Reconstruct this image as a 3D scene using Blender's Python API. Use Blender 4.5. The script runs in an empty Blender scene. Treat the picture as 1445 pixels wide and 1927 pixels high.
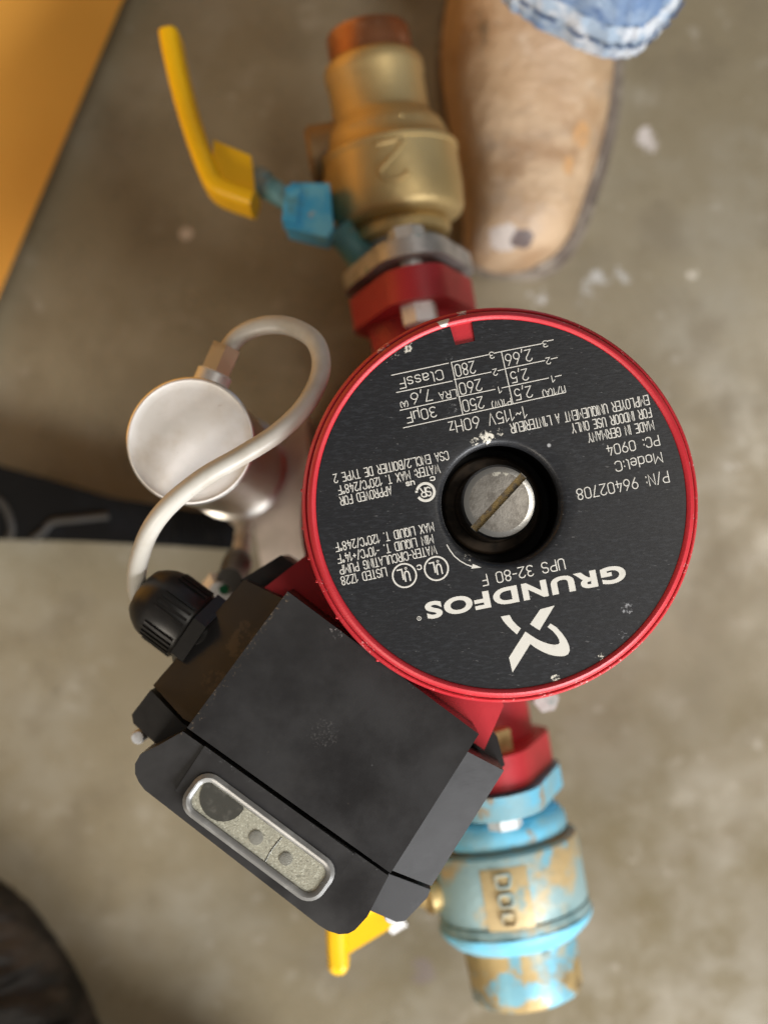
import bpy, bmesh, math, random
from mathutils import Vector, Matrix, noise

random.seed(7)
S = bpy.context.scene
COL = S.collection
R = math.radians

# ------------------------------------------------------------------ camera
CAM_H, FPX, W, H = 0.565, 2200.0, 1445.0, 1927.0
TILT = math.atan(80.0 / FPX)
cd = bpy.data.cameras.new('camera')
cam = bpy.data.objects.new('camera', cd)
COL.objects.link(cam)
cam.location = (0, 0, CAM_H)
cam.rotation_euler = (TILT, 0, 0)
cd.sensor_fit = 'HORIZONTAL'
cd.sensor_width = 36.0
cd.lens = 36.0 * FPX / W
cd.clip_start = 0.01
cd.clip_end = 60
cd.dof.use_dof = True
cd.dof.focus_distance = 0.366
cd.dof.aperture_fstop = 6.0
S.camera = cam

# ------------------------------------------------------------------ light
wd = bpy.data.worlds.new('World')
S.world = wd
wd.use_nodes = True
bg = wd.node_tree.nodes['Background']
bg.inputs[0].default_value = (1.0, 0.93, 0.82, 1)
bg.inputs[1].default_value = 0.125


def area(name, loc, target, sx, sy, power, color):
    l = bpy.data.lights.new(name, 'AREA')
    l.shape = 'RECTANGLE'
    l.size, l.size_y, l.energy, l.color = sx, sy, power, color
    o = bpy.data.objects.new(name, l)
    o.location = loc
    o.rotation_euler = (Vector(target) - Vector(loc)).to_track_quat('-Z', 'Y').to_euler()
    COL.objects.link(o)
    return o


area('doorway_light', (0.70, -1.05, 0.80), (0.05, -0.08, 0.1), 0.8, 0.55, 34, (0.97, 0.98, 1.0))
area('left_fill_light', (-0.75, -1.15, 0.85), (-0.05, -0.15, 0.1), 0.45, 0.45, 9.5, (1.0, 0.90, 0.76))  # warm fill lamp added at the lower left, no window known
area('overhead_fill', (0.9, 0.1, 2.0), (0, 0, 0.1), 0.6, 0.4, 7, (1.0, 0.94, 0.84))  # weak warm fill added overhead, set off to the side
S.view_settings.view_transform = 'Standard'
S.view_settings.look = 'None'
S.view_settings.exposure = 0.10
S.view_settings.gamma = 1.0
S.cycles.use_denoising = True

# ------------------------------------------------------------------ helpers
ROT = Matrix.Rotation(TILT, 3, 'X')


def P(px, py, z):
    """the point of height z (metres) that the photograph shows at pixel px, py"""
    d = ROT @ Vector(((px - W / 2) / FPX, -(py - H / 2) / FPX, -1.0))
    t = (z - CAM_H) / d.z
    return Vector((d.x * t, d.y * t, z))


def empty(name, loc, label, cat, group=None, kind=None):
    o = bpy.data.objects.new(name, None)
    o.empty_display_size = 0.02
    COL.objects.link(o)
    o.location = loc
    o['label'] = label
    o['category'] = cat
    if group:
        o['group'] = group
    if kind:
        o['kind'] = kind
    return o


def world_loc(o):
    v = Vector(o.location)
    while o.parent:
        o = o.parent
        v += Vector(o.location)
    return v


def obj(name, bm, m, parent=None, sharp=35, label=None, smooth=True):
    """one mesh object; bm holds world coordinates"""
    if parent:
        bmesh.ops.translate(bm, verts=bm.verts, vec=-world_loc(parent))
    bmesh.ops.remove_doubles(bm, verts=bm.verts, dist=1e-7)
    me = bpy.data.meshes.new(name)
    bm.to_mesh(me)
    bm.free()
    if smooth:
        me.polygons.foreach_set('use_smooth', [True] * len(me.polygons))
        me.set_sharp_from_angle(angle=R(sharp))
    if isinstance(m, (list, tuple)):
        for k in m:
            me.materials.append(k)
    else:
        me.materials.append(m)
    o = bpy.data.objects.new(name, me)
    COL.objects.link(o)
    if parent:
        o.parent = parent
    if label:
        o['label'] = label
    return o


def frame(origin, axis, xref=(0, 0, 1)):
    a = Vector(axis).normalized()
    x = Vector(xref)
    x = (x - a * x.dot(a))
    if x.length < 1e-5:
        x = Vector((1, 0, 0))
        x = x - a * x.dot(a)
    x.normalize()
    y = a.cross(x)
    M = Matrix((x, y, a)).transposed().to_4x4()
    M.translation = Vector(origin)
    return M


def lathe(bm, prof, M, seg=64, cap0=True, cap1=True, rough=0.0):
    rings = []
    for r, h in prof:
        ring = []
        for i in range(seg):
            t = 2 * math.pi * i / seg
            rr = r
            if rough:
                rr += rough * noise.noise(Vector((math.cos(t) * 6, math.sin(t) * 6, h * 300)))
            ring.append(bm.verts.new(M @ Vector((rr * math.cos(t), rr * math.sin(t), h))))
        rings.append(ring)
    for a, b in zip(rings, rings[1:]):
        for i in range(seg):
            j = (i + 1) % seg
            bm.faces.new((a[i], a[j], b[j], b[i]))
    if cap0:
        bm.faces.new(list(reversed(rings[0])))
    if cap1:
        bm.faces.new(rings[-1])
    return rings


def bevel_new(bm, verts, off, seg=2, ang=25):
    vs = set(verts)
    ed = [e for e in bm.edges if e.verts[0] in vs and e.verts[1] in vs and len(e.link_faces) == 2
          and e.calc_face_angle(0) > R(ang)]
    bmesh.ops.bevel(bm, geom=ed, offset=off, segments=seg, profile=0.6, affect='EDGES', clamp_overlap=True)


def prism(bm, pts, vec, bev=0.0, seg=2, ang=25):
    """closed polygon pts swept by vec"""
    vec = Vector(vec)
    pts = [Vector(p) for p in pts]
    n = Vector((0, 0, 0))
    for a, b in zip(pts, pts[1:] + pts[:1]):
        n += a.cross(b)
    if n.dot(vec) > 0:
        pts = pts[::-1]
    a = [bm.verts.new(p) for p in pts]
    b = [bm.verts.new(p + vec) for p in pts]
    bm.faces.new(a)
    bm.faces.new(b[::-1])
    k = len(a)
    for i in range(k):
        j = (i + 1) % k
        bm.faces.new((a[j], a[i], b[i], b[j]))
    if bev:
        bevel_new(bm, a + b, bev, seg, ang)
    return a + b


def pxprism(bm, pix, z1, z0, bev=0.0, seg=2, ang=25):
    return prism(bm, [P(x, y, z1) for x, y in pix], (0, 0, z0 - z1), bev, seg, ang)


def catmull(pts, n=8):
    out = []
    p = [pts[0] * 2 - pts[1]] + list(pts) + [pts[-1] * 2 - pts[-2]]
    for i in range(1, len(p) - 2):
        for k in range(n):
            t = k / n
            a, b, c, d = p[i - 1], p[i], p[i + 1], p[i + 2]
            out.append(0.5 * ((2 * b) + (c - a) * t + (2 * a - 5 * b + 4 * c - d) * t * t + (3 * b - a - 3 * c + d) * t ** 3))
    out.append(p[-2])
    return out


def tube(bm, pts, r, seg=20, n=8, rfun=None):
    q = catmull([Vector(p) for p in pts], n)
    t0 = (q[1] - q[0]).normalized()
    x = t0.orthogonal().normalized()
    rings = []
    for i, c in enumerate(q):
        t = (q[min(i + 1, len(q) - 1)] - q[max(i - 1, 0)]).normalized()
        x = (x - t * x.dot(t)).normalized()
        y = t.cross(x)
        rr = rfun(i / (len(q) - 1)) if rfun else r
        rings.append([bm.verts.new(c + (x * math.cos(2 * math.pi * k / seg) + y * math.sin(2 * math.pi * k / seg)) * rr)
                      for k in range(seg)])
    for a, b in zip(rings, rings[1:]):
        for k in range(seg):
            j = (k + 1) % seg
            bm.faces.new((a[k], a[j], b[j], b[k]))
    bm.faces.new(rings[0][::-1])
    bm.faces.new(rings[-1])


def loft(bm, rings, cap0=True, cap1=True):
    vr = [[bm.verts.new(p) for p in r] for r in rings]
    k = len(vr[0])
    for a, b in zip(vr, vr[1:]):
        for i in range(k):
            j = (i + 1) % k
            bm.faces.new((a[i], a[j], b[j], b[i]))
    if cap0:
        bm.faces.new(vr[0][::-1])
    if cap1:
        bm.faces.new(vr[-1])


def hull2d(pts):
    pts = sorted(set(pts))

    def half(ps):
        h = []
        for p in ps:
            while len(h) > 1 and (h[-1][0] - h[-2][0]) * (p[1] - h[-2][1]) - (h[-1][1] - h[-2][1]) * (p[0] - h[-2][0]) <= 0:
                h.pop()
            h.append(p)
        return h[:-1]
    return half(pts) + half(pts[::-1])


# ------------------------------------------------------------------ materials
def mat(name, base, rough=0.5, metal=0.0, layers=(), bump=(), patches=(), spec=0.5, coat=0.0, rvar=0.0, org=(0, 0, 0), stretch=None):
    """Principled surface; layers = (colour, scale, lo, hi, amount[, detail]) of noise, bump = (scale, strength, dist),
    patches = worn spots and painted shade (centre, radius, colour, noise scale, threshold)"""
    m = bpy.data.materials.new(name)
    m.use_nodes = True
    nt = m.node_tree
    N, L = nt.nodes, nt.links
    b = N['Principled BSDF']
    b.inputs['Roughness'].default_value = rough
    b.inputs['Metallic'].default_value = metal
    b.inputs['Specular IOR Level'].default_value = spec
    b.inputs['Coat Weight'].default_value = coat
    b.inputs['Coat Roughness'].default_value = 0.25
    tc = N.new('ShaderNodeTexCoord')
    co = tc.outputs['Object']
    raw = co
    if stretch:
        mp = N.new('ShaderNodeMapping')
        mp.inputs['Rotation'].default_value = stretch[1]
        mp.inputs['Scale'].default_value = stretch[0]
        L.new(co, mp.inputs[0])
        co = mp.outputs[0]

    def noise_out(scale, detail=4.0, src=None, rgh=0.6):
        n = N.new('ShaderNodeTexNoise')
        n.inputs['Scale'].default_value = scale
        n.inputs['Detail'].default_value = detail
        n.inputs['Roughness'].default_value = rgh
        L.new(src or co, n.inputs['Vector'])
        return n.outputs['Fac']

    def rng(v, lo, hi, a=0.0, c=1.0):
        r = N.new('ShaderNodeMapRange')
        r.interpolation_type = 'SMOOTHSTEP'
        r.inputs['From Min'].default_value = lo
        r.inputs['From Max'].default_value = hi
        r.inputs['To Min'].default_value = a
        r.inputs['To Max'].default_value = c
        L.new(v, r.inputs['Value'])
        return r.outputs['Result']

    def mix(c0, c1, f):
        x = N.new('ShaderNodeMix')
        x.data_type = 'RGBA'
        L.new(f, x.inputs[0])
        for s, k in ((c0, 6), (c1, 7)):
            if isinstance(s, (tuple, list)):
                x.inputs[k].default_value = (*s, 1)
            else:
                L.new(s, x.inputs[k])
        return x.outputs[2]
    cur = tuple(base)
    for i, ly in enumerate(layers):
        c, sc, lo, hi, amt = ly[:5]
        off = N.new('ShaderNodeVectorMath')
        off.operation = 'ADD'
        off.inputs[1].default_value = (i * 3.17, i * 1.71, i * 2.3)
        L.new(co, off.inputs[0])
        f = rng(noise_out(sc, ly[5] if len(ly) > 5 else 5.0, off.outputs[0]), lo, hi, 0, amt)
        cur = mix(cur, c, f)
    for (ctr, rad, c, nsc, thr) in patches:
        d = N.new('ShaderNodeVectorMath')
        d.operation = 'DISTANCE'
        L.new(raw, d.inputs[0])
        d.inputs[1].default_value = Vector(ctr) - Vector(org)
        fall = rng(d.outputs['Value'], rad * 0.35, rad, 1.0, 0.0)
        mu = N.new('ShaderNodeMath')
        mu.operation = 'MULTIPLY'
        L.new(fall, mu.inputs[0])
        if nsc:
            ad = N.new('ShaderNodeMath')
            ad.operation = 'MULTIPLY_ADD'
            ad.inputs[1].default_value = 0.5
            L.new(fall, ad.inputs[0])
            L.new(noise_out(nsc, 6.0, raw, 0.75), ad.inputs[2])
            L.new(rng(ad.outputs[0], thr - .1, thr), mu.inputs[1])
            L.new(rng(d.outputs['Value'], rad * 0.9, rad, 1.0, 0.0), mu.inputs[0])
        else:
            mu.inputs[1].default_value = thr
        cur = mix(cur, c, mu.outputs[0])
    if isinstance(cur, tuple):
        b.inputs['Base Color'].default_value = (*cur, 1)
    else:
        L.new(cur, b.inputs['Base Color'])
    if rvar:
        L.new(rng(noise_out(35, 5), 0.3, 0.7, max(0.03, rough - rvar), min(1, rough + rvar)), b.inputs['Roughness'])
    prev = None
    for (sc, st, dist) in bump:
        bp = N.new('ShaderNodeBump')
        bp.inputs['Strength'].default_value = st
        bp.inputs['Distance'].default_value = dist
        L.new(noise_out(sc, 3.0), bp.inputs['Height'])
        if prev:
            L.new(prev, bp.inputs['Normal'])
        prev = bp.outputs[0]
    if prev:
        L.new(prev, b.inputs['Normal'])
    return m


ZP = 0.2030                                    # height of the name plate
DISC = P(943, 947, ZP)                          # its centre
PUMP0 = Vector((DISC.x, DISC.y, 0))
SILVER = (0.62, 0.58, 0.54)

M = {}
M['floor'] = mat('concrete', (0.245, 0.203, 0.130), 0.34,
                 layers=[((0.30, 0.258, 0.178), 6.0, 0.42, 0.66, 0.85), ((0.165, 0.134, 0.078), 5.5, 0.45, 0.70, 0.85), ((0.33, 0.30, 0.235), 15.0, 0.46, 0.72, 0.6),
                         ((0.19, 0.155, 0.10), 26.0, 0.48, 0.68, 0.6), ((0.40, 0.36, 0.285), 34.0, 0.58, 0.78, 0.55), ((0.44, 0.40, 0.33), 95.0, 0.62, 0.75, 0.5), ((0.12, 0.095, 0.06), 120.0, 0.62, 0.76, 0.5)],
                 bump=[(240, 0.12, 0.0006)], rvar=0.16, spec=0.5,
                 patches=[(P(1215, 268, 0), 0.014, (0.62, 0.56, 0.52), 60, 1.05), (P(1010, 552, 0), 0.016, (0.55, 0.53, 0.5), 70, 1.1),
                          (P(1140, 560, 0), 0.03, (0.48, 0.46, 0.42), 40, 1.1), (P(790, 1830, 0), 0.012, (0.20, 0.16, 0.13), 60, 1.0),
                          (P(1303, 515, 0), 0.006, (0.62, 0.56, 0.46), 60, 1.0), (P(1385, 880, 0), 0.02, (0.5, 0.46, 0.40), 50, 1.15),
                          (P(250, 380, 0), 0.07, (0.13, 0.10, 0.055), 0, 0.35), (P(560, 640, 0), 0.09, (0.15, 0.115, 0.065), 0, 0.3),  # broad smooth darks: soft shade left of the pump, painted into the concrete
                          (P(130, 620, 0), 0.12, (0.17, 0.135, 0.08), 0, 0.3), (P(350, 440, 0), 0.006, (0.5, 0.42, 0.34), 60, 1.0)])  # first one is painted shade too, the second a pale fleck
CH = [(P(833, 602, .203), .0035, SILVER, 300, 0.92), (P(868, 588, .2), .003, SILVER, 400, 0.98), (P(720, 655, .2), .005, (0.8, 0.6, 0.55), 700, 1.08)]
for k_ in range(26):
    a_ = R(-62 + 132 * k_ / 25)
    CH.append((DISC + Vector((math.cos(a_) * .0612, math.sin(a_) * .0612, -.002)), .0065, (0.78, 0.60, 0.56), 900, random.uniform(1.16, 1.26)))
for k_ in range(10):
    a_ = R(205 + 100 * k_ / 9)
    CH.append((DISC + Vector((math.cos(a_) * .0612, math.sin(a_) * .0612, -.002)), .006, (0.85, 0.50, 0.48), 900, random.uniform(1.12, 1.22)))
RED = (0.50, 0.022, 0.032)
M['red'] = mat('red_enamel', RED, 0.42, layers=[((0.56, 0.035, 0.045), 60, 0.4, 0.7, 0.7), ((0.36, 0.03, 0.03), 140, 0.62, 0.75, 0.5)],
               bump=[(1500, 0.25, 0.0002)], patches=CH, org=PUMP0, spec=0.5)
M['red_cast'] = mat('red_cast_iron', (0.42, 0.022, 0.03), 0.5, layers=[((0.30, 0.018, 0.02), 45, 0.45, 0.7, 0.8), ((0.16, 0.03, 0.02), 90, 0.62, 0.75, 0.6)],
                    bump=[(500, 0.3, 0.0005)], org=PUMP0)
WH = (0.72, 0.68, 0.58)
PL = [(P(916, 822, ZP), .0042, WH, 900, 1.02), (P(893, 830, ZP), .0030, WH, 1100, 1.1), (P(940, 813, ZP), .003, WH, 1100, 1.15),
      (P(765, 652, ZP), .004, WH, 900, 1.08), (P(742, 668, ZP), .004, WH, 1100, 1.15), (P(725, 680, ZP), .003, WH, 1100, 1.2),
      (P(880, 1048, ZP), .0035, WH, 1000, 1.14), (P(1045, 1277, ZP), .003, WH, 1000, 1.08), (P(1133, 1236, ZP), .003, WH, 900, 1.12),
      (P(1180, 1145, ZP), .004, (0.3, 0.3, 0.31), 1000, 1.1), (P(1172, 1195, ZP), .004, (0.3, 0.3, 0.31), 1000, 1.15),
      (P(850, 770, ZP), .004, (0.25, 0.25, 0.25), 1200, 1.15), (P(800, 812, ZP), .003, (0.3, 0.3, 0.3), 1300, 1.18), (P(845, 672, ZP), .003, (0.3, 0.3, 0.3), 1300, 1.15),
      (P(1033, 838, ZP), .0008, (0.4, 0.4, 0.4), 0, 1.0)]
M['plate'] = mat('black_anodised_plate', (0.0115, 0.012, 0.014), 0.40, layers=[((0.022, 0.0235, 0.027), 700, 0.46, 0.68, 0.9, 2.0), ((0.20, 0.195, 0.19), 900, 0.66, 0.78, 0.7, 3.0),
                                                                         ((0.016, 0.016, 0.017), 40, 0.4, 0.7, 0.6)],
                 bump=[(1100, 0.28, 0.00025)], patches=PL, org=PUMP0, stretch=((0.45, 1.6, 1), (0, 0, R(-11))), spec=0.42)
M['print'] = mat('white_print', (0.66, 0.635, 0.57), 0.6, layers=[((0.5, 0.48, 0.43), 400, 0.55, 0.75, 0.5)])
DU = (0.11, 0.08, 0.052)
DUST = [(P(346 + 190 * t, 1376 - 257 * t, .194), 0.0075, DU, 900, 1.14) for t in [k / 16 for k in range(17)]]
DUST += [(P(372 + 340 * t, 1392 + 240 * t, .1915), .0045, (0.12, 0.12, 0.12), 1500, 1.17) for t in [k / 14 for k in range(15)]]
DUST += [(P(470, 1210, .18), .014, (0.05, 0.036, 0.025), 160, 1.04), (P(410, 1290, .18), .013, (0.05, 0.036, 0.025), 160, 1.06), (P(630, 1190, .196), .006, (0.16, 0.15, 0.145), 900, 1.15),
         (P(780, 1285, .196), .005, (0.12, 0.11, 0.105), 1200, 1.15), (P(610, 1380, .196), .010, (0.05, 0.047, 0.045), 1200, 1.12),
         (P(610, 1600, .196), .0009, (0.5, 0.5, 0.5), 0, .8), (P(700, 1440, .196), .0006, (0.5, 0.5, 0.5), 0, .7), (P(440, 1150, .18), .0006, (0.4, 0.38, 0.35), 0, .7), (P(870, 1500, .18), .0006, (0.5, 0.5, 0.5), 0, .7),
         (P(780, 1700, .176), .004, (0.06, 0.058, 0.056), 900, 1.15)]
M['plastic'] = mat('black_plastic', (0.0105, 0.0095, 0.0098), 0.44,
                   layers=[((0.019, 0.018, 0.018), 14, 0.42, 0.66, 0.8), ((0.022, 0.020, 0.019), 45, 0.54, 0.80, 0.5), ((0.10, 0.08, 0.06), 600, 0.68, 0.8, 0.35)],
                   bump=[(1600, 0.12, 0.0001), (60, 0.08, 0.0008)], rvar=0.12, spec=0.5, patches=DUST, org=PUMP0)
M['plastic_dark'] = mat('dark_plastic', (0.009, 0.008, 0.0075), 0.38, layers=[((0.028, 0.023, 0.019), 40, 0.5, 0.7, 0.8)], bump=[(900, 0.1, 0.0002)])
M['brass'] = mat('brass', (0.60, 0.45, 0.21), 0.47, 0.8, layers=[((0.47, 0.34, 0.155), 18, 0.42, 0.66, 0.8), ((0.33, 0.22, 0.10), 40, 0.58, 0.75, 0.5)],
                 bump=[(420, 0.25, 0.0006)], rvar=0.08)
M['oldbrass'] = mat('tarnished_brass', (0.30, 0.19, 0.09), 0.5, 0.6, layers=[((0.2, .12, .06), 50, .45, .65, .8)])
M['copper'] = mat('copper', (0.36, 0.155, 0.075), 0.42, 0.8, layers=[((0.20, 0.085, 0.045), 40, 0.45, 0.68, 0.9), ((0.62, 0.38, 0.25), 45, 0.58, 0.72, 0.6)], rvar=0.1)
CY, TEAL, OCH = (0.15, 0.49, 0.67), (0.14, 0.25, 0.26), (0.47, 0.345, 0.165)
M['blue_brass'] = mat('worn_blue_paint', OCH, 0.5, 0.12, layers=[((0.34, 0.27, 0.15), 70, 0.5, 0.7, 0.7), ((0.23, 0.37, 0.39), 36, 0.42, 0.55, 0.92), (TEAL, 50, 0.50, 0.62, 0.8),
                                                           ((0.17, 0.44, 0.55), 42, 0.56, 0.62, 0.9), ((0.08, 0.07, 0.06), 90, 0.67, 0.74, 0.8)], bump=[(300, 0.4, 0.0006)])
M['cyan'] = mat('blue_paint', CY, 0.5, layers=[((0.24, 0.42, 0.46), 40, 0.45, 0.62, 0.85), ((0.36, 0.24, 0.11), 55, 0.6, 0.68, 0.85), ((0.6, 0.55, 0.5), 70, 0.66, 0.72, 0.8)], bump=[(300, 0.4, 0.0006)])
M['stub'] = mat('tarnished_pipe', (0.44, 0.31, 0.13), 0.5, 0.3, layers=[((0.10, 0.07, 0.035), 26, 0.50, 0.66, 0.9), ((0.24, 0.33, 0.33), 34, 0.49, 0.57, 0.85), ((0.16, 0.43, 0.55), 38, 0.55, 0.60, 0.9), ((0.56, 0.42, 0.2), 60, 0.56, 0.7, 0.7)], bump=[(300, 0.4, 0.0005)])
M['teal'] = mat('teal_paint', (0.07, 0.19, 0.19), 0.55, layers=[((0.16, 0.33, 0.36), 70, 0.48, 0.62, 0.9), ((0.25, 0.23, 0.19), 90, 0.5, 0.6, 0.85)], bump=[(300, 0.4, 0.0006)])
M['bluecap'] = mat('bright_blue_paint', (0.05, 0.37, 0.64), 0.45, layers=[((0.16, 0.50, 0.66), 60, 0.46, 0.62, 0.85), ((0.10, 0.26, 0.30), 80, 0.56, 0.68, 0.85), ((0.4, 0.42, 0.4), 120, 0.62, 0.70, 0.8)], bump=[(300, 0.3, 0.0006)])
M['zinc'] = mat('zinc', (0.50, 0.48, 0.46), 0.5, 0.6, layers=[((0.30, 0.29, 0.27), 50, 0.45, 0.65, 0.9), ((0.14, 0.26, 0.25), 60, 0.58, 0.68, 0.7)], bump=[(400, 0.4, 0.0005)])
M['bolt'] = mat('plated_bolt', (0.74, 0.74, 0.74), 0.45, 0.3, layers=[((0.4, 0.36, 0.3), 160, 0.5, 0.7, 0.8)], bump=[(600, 0.2, 0.0003)])
M['brassy'] = mat('nickel_brass', (0.66, 0.57, 0.42), 0.35, 0.7, layers=[((0.45, 0.34, 0.2), 140, 0.5, 0.7, 0.8)])
M['goldbolt'] = mat('yellow_zinc_bolt', (0.62, 0.45, 0.20), 0.4, 0.7, layers=[((0.45, 0.3, 0.12), 160, 0.5, 0.7, 0.8)])
M['steel'] = mat('worn_steel', (0.34, 0.315, 0.28), 0.45, 0.75, layers=[((0.21, 0.19, 0.165), 260, 0.42, 0.66, 0.85), ((0.6, 0.57, 0.5), 900, 0.64, 0.74, 0.7)],
                bump=[(900, 0.35, 0.0003)], patches=[(P(932, 888, .196), .0028, (0.75, 0.72, 0.62), 900, 1.0), (P(952, 889, .196), .0022, (0.75, 0.72, 0.62), 900, 1.05)], org=PUMP0)
M['chrome'] = mat('bright_steel', (0.62, 0.61, 0.59), 0.3, 1.0, layers=[((0.55, 0.42, 0.32), 120, 0.5, 0.68, 0.6)], bump=[(700, 0.15, 0.0003)])
M['slot'] = mat('slot_metal', (0.30, 0.21, 0.085), 0.5, 0.5, layers=[((0.13, 0.11, 0.09), 240, 0.42, 0.6, 0.9)], bump=[(900, 0.3, 0.0004)])
M['cavity'] = mat('dirty_washer', (0.15, 0.105, 0.07), 0.5, 0.2, layers=[((0.05, 0.04, 0.03), 200, 0.45, 0.65, 0.8)])
M['black'] = mat('black_recess', (0.012, 0.011, 0.011), 0.5)
M['cap_top'] = mat('capacitor_lid', (0.78, 0.745, 0.70), 0.55, 0.1, layers=[((0.86, 0.82, 0.78), 45, 0.45, 0.62, 0.8), ((0.60, 0.52, 0.42), 26, 0.5, 0.7, 0.75), ((0.5, 0.42, 0.36), 300, 0.66, 0.76, 0.5)], bump=[(500, 0.1, 0.0003)])
M['alu'] = mat('aluminium_can', (0.66, 0.62, 0.57), 0.28, 0.95, layers=[((0.5, 0.44, 0.38), 30, 0.45, 0.7, 0.7)], bump=[(300, 0.06, 0.0003)])
M['cable'] = mat('grey_cable', (0.53, 0.505, 0.45), 0.40, layers=[((0.38, 0.34, 0.27), 30, 0.45, 0.68, 0.8), ((0.35, 0.28, 0.2), 140, 0.68, 0.78, 0.5)], bump=[(400, 0.06, 0.0002)], spec=0.5)
M['galv'] = mat('beige_bracket_metal', (0.66, 0.57, 0.46), 0.55, 0.2, layers=[((0.40, 0.33, 0.25), 40, 0.45, 0.7, 0.8)])
M['braid'] = mat('woven_braid', (0.60, 0.53, 0.42), 0.7, layers=[((0.33, 0.27, 0.2), 500, 0.45, 0.6, 0.9)], bump=[(700, 0.6, 0.0006)])
M['yellow'] = mat('yellow_vinyl', (0.92, 0.53, 0.002), 0.38, layers=[((0.80, 0.40, 0.01), 40, 0.45, 0.7, 0.7), ((0.35, 0.2, 0.03), 190, 0.70, 0.78, 0.6)], bump=[(120, 0.1, 0.0008)], spec=0.5)
M['orange'] = mat('orange_enamel', (0.95, 0.46, 0.08), 0.4, layers=[((0.88, 0.40, 0.065), 6, 0.42, 0.66, 0.8), ((0.8, 0.5, 0.25), 90, 0.70, 0.78, 0.6)], bump=[(60, 0.05, 0.001)],
                  patches=[(P(125, 225, .0), .008, (0.85, 0.7, 0.6), 120, 1.0), (P(15, 110, .0), .012, (0.85, 0.6, 0.4), 120, 1.15), (P(50, 160, .0), .008, (0.85, 0.6, 0.4), 150, 1.15),
                           (P(100, 310, .0), .006, (0.85, 0.62, 0.42), 150, 1.1)], org=P(0, 200, 0))
M['rubber'] = mat('black_rubber', (0.006, 0.006, 0.006), 0.6, spec=0.1, layers=[((0.012, 0.013, 0.016), 25, 0.45, 0.7, 0.9), ((0.05, 0.042, 0.032), 110, 0.66, 0.76, 0.5)], bump=[(300, 0.2, 0.0006)])
M['rubber_edge'] = mat('dusty_rubber_ridge', (0.030, 0.026, 0.020), 0.7, layers=[((0.03, 0.03, 0.03), 90, 0.5, 0.65, 0.9)])
M['tarp'] = mat('black_crumpled_plastic', (0.010, 0.008, 0.006), 0.55, layers=[((0.075, 0.06, 0.048), 30, 0.46, 0.66, 0.9), ((0.13, 0.11, 0.09), 60, 0.58, 0.72, 0.8)], bump=[(90, 0.6, 0.003)], spec=0.7, stretch=((0.35, 1.5, 1), (0, 0, R(8))))
M['leather'] = mat('scuffed_tan_leather', (0.42, 0.275, 0.155), 0.55,
                   layers=[((0.53, 0.375, 0.235), 16, 0.44, 0.60, 0.9), ((0.30, 0.17, 0.08), 22, 0.50, 0.66, 0.8), ((0.37, 0.285, 0.21), 38, 0.5, 0.68, 0.6), ((0.22, 0.145, 0.085), 60, 0.58, 0.76, 0.55), ((0.60, 0.48, 0.36), 48, 0.58, 0.76, 0.6)],
                   bump=[(170, 0.5, 0.0012), (45, 0.45, 0.004)], stretch=((0.9, 1.25, 1), (0, 0, R(20))),
                   patches=[(P(948, 450, .045), .0120, (0.56, 0.49, 0.43), 220, 0.86), (P(983, 449, .045), .0085, (0.13, 0.095, 0.085), 220, 0.90), 
                            (P(880, 60, .08), .03, (0.20, 0.13, 0.07), 60, 0.98), (P(1085, 250, .05), .012, (0.50, 0.28, 0.12), 70, 1.0), (P(1065, 310, .05), .009, (0.50, 0.28, 0.12), 90, 1.02), (P(960, 120, .08), .02, (0.28, 0.18, 0.10), 70, 1.03)], org=P(1000, 100, 0))
M['sole'] = mat('grey_rubber_sole', (0.16, 0.125, 0.10), 0.7, layers=[((0.34, 0.29, 0.23), 60, 0.45, 0.65, 0.8), ((0.09, 0.07, 0.06), 80, 0.55, 0.7, 0.7)], bump=[(300, 0.4, 0.001)])
M['denim'] = mat('blue_denim', (0.13, 0.21, 0.36), 0.85, layers=[((0.27, 0.36, 0.48), 55, 0.45, 0.65, 0.85), ((0.07, 0.13, 0.27), 80, 0.55, 0.7, 0.7), ((0.6, 0.66, 0.72), 500, 0.6, 0.72, 0.5)], bump=[(700, 0.5, 0.001), (70, 0.4, 0.004)])
M['hem'] = mat('faded_denim_hem', (0.31, 0.39, 0.48), 0.9, layers=[((0.56, 0.58, 0.60), 70, 0.46, 0.6, 0.85), ((0.13, 0.21, 0.36), 80, 0.55, 0.66, 0.9)], bump=[(500, 0.6, 0.0015)])
M['thread'] = mat('dark_thread', (0.05, 0.09, 0.18), 0.8)
M['green'] = mat('green_dot', (0.0, 0.10, 0.035), 0.4)
M['frost'] = mat('frosted_window_backing', (0.50, 0.475, 0.40), 0.4, 0.0, layers=[((0.72, 0.70, 0.61), 1300, 0.52, 0.64, 0.9, 2.0), ((0.28, 0.265, 0.22), 1000, 0.56, 0.66, 0.8, 2.0), ((0.42, 0.40, 0.34), 60, 0.45, 0.7, 0.7)],
                 bump=[(1500, 0.5, 0.0003)])
M['winframe'] = mat('clear_window_rim', (0.17, 0.165, 0.155), 0.30, 0.0, layers=[((0.30, 0.295, 0.28), 90, 0.45, 0.65, 0.8), ((0.25, 0.24, 0.22), 300, 0.62, 0.75, 0.5)], spec=0.8, bump=[(200, 0.1, 0.0004)])
M['knob'] = mat('grey_window_detail', (0.075, 0.072, 0.066), 0.3, spec=0.7, layers=[((0.16, 0.15, 0.14), 260, 0.5, 0.7, 0.6)])
M['led'] = mat('grey_lens', (0.30, 0.29, 0.265), 0.25, spec=0.7, layers=[((0.2, 0.19, 0.18), 500, 0.5, 0.7, 0.6)])


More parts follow.
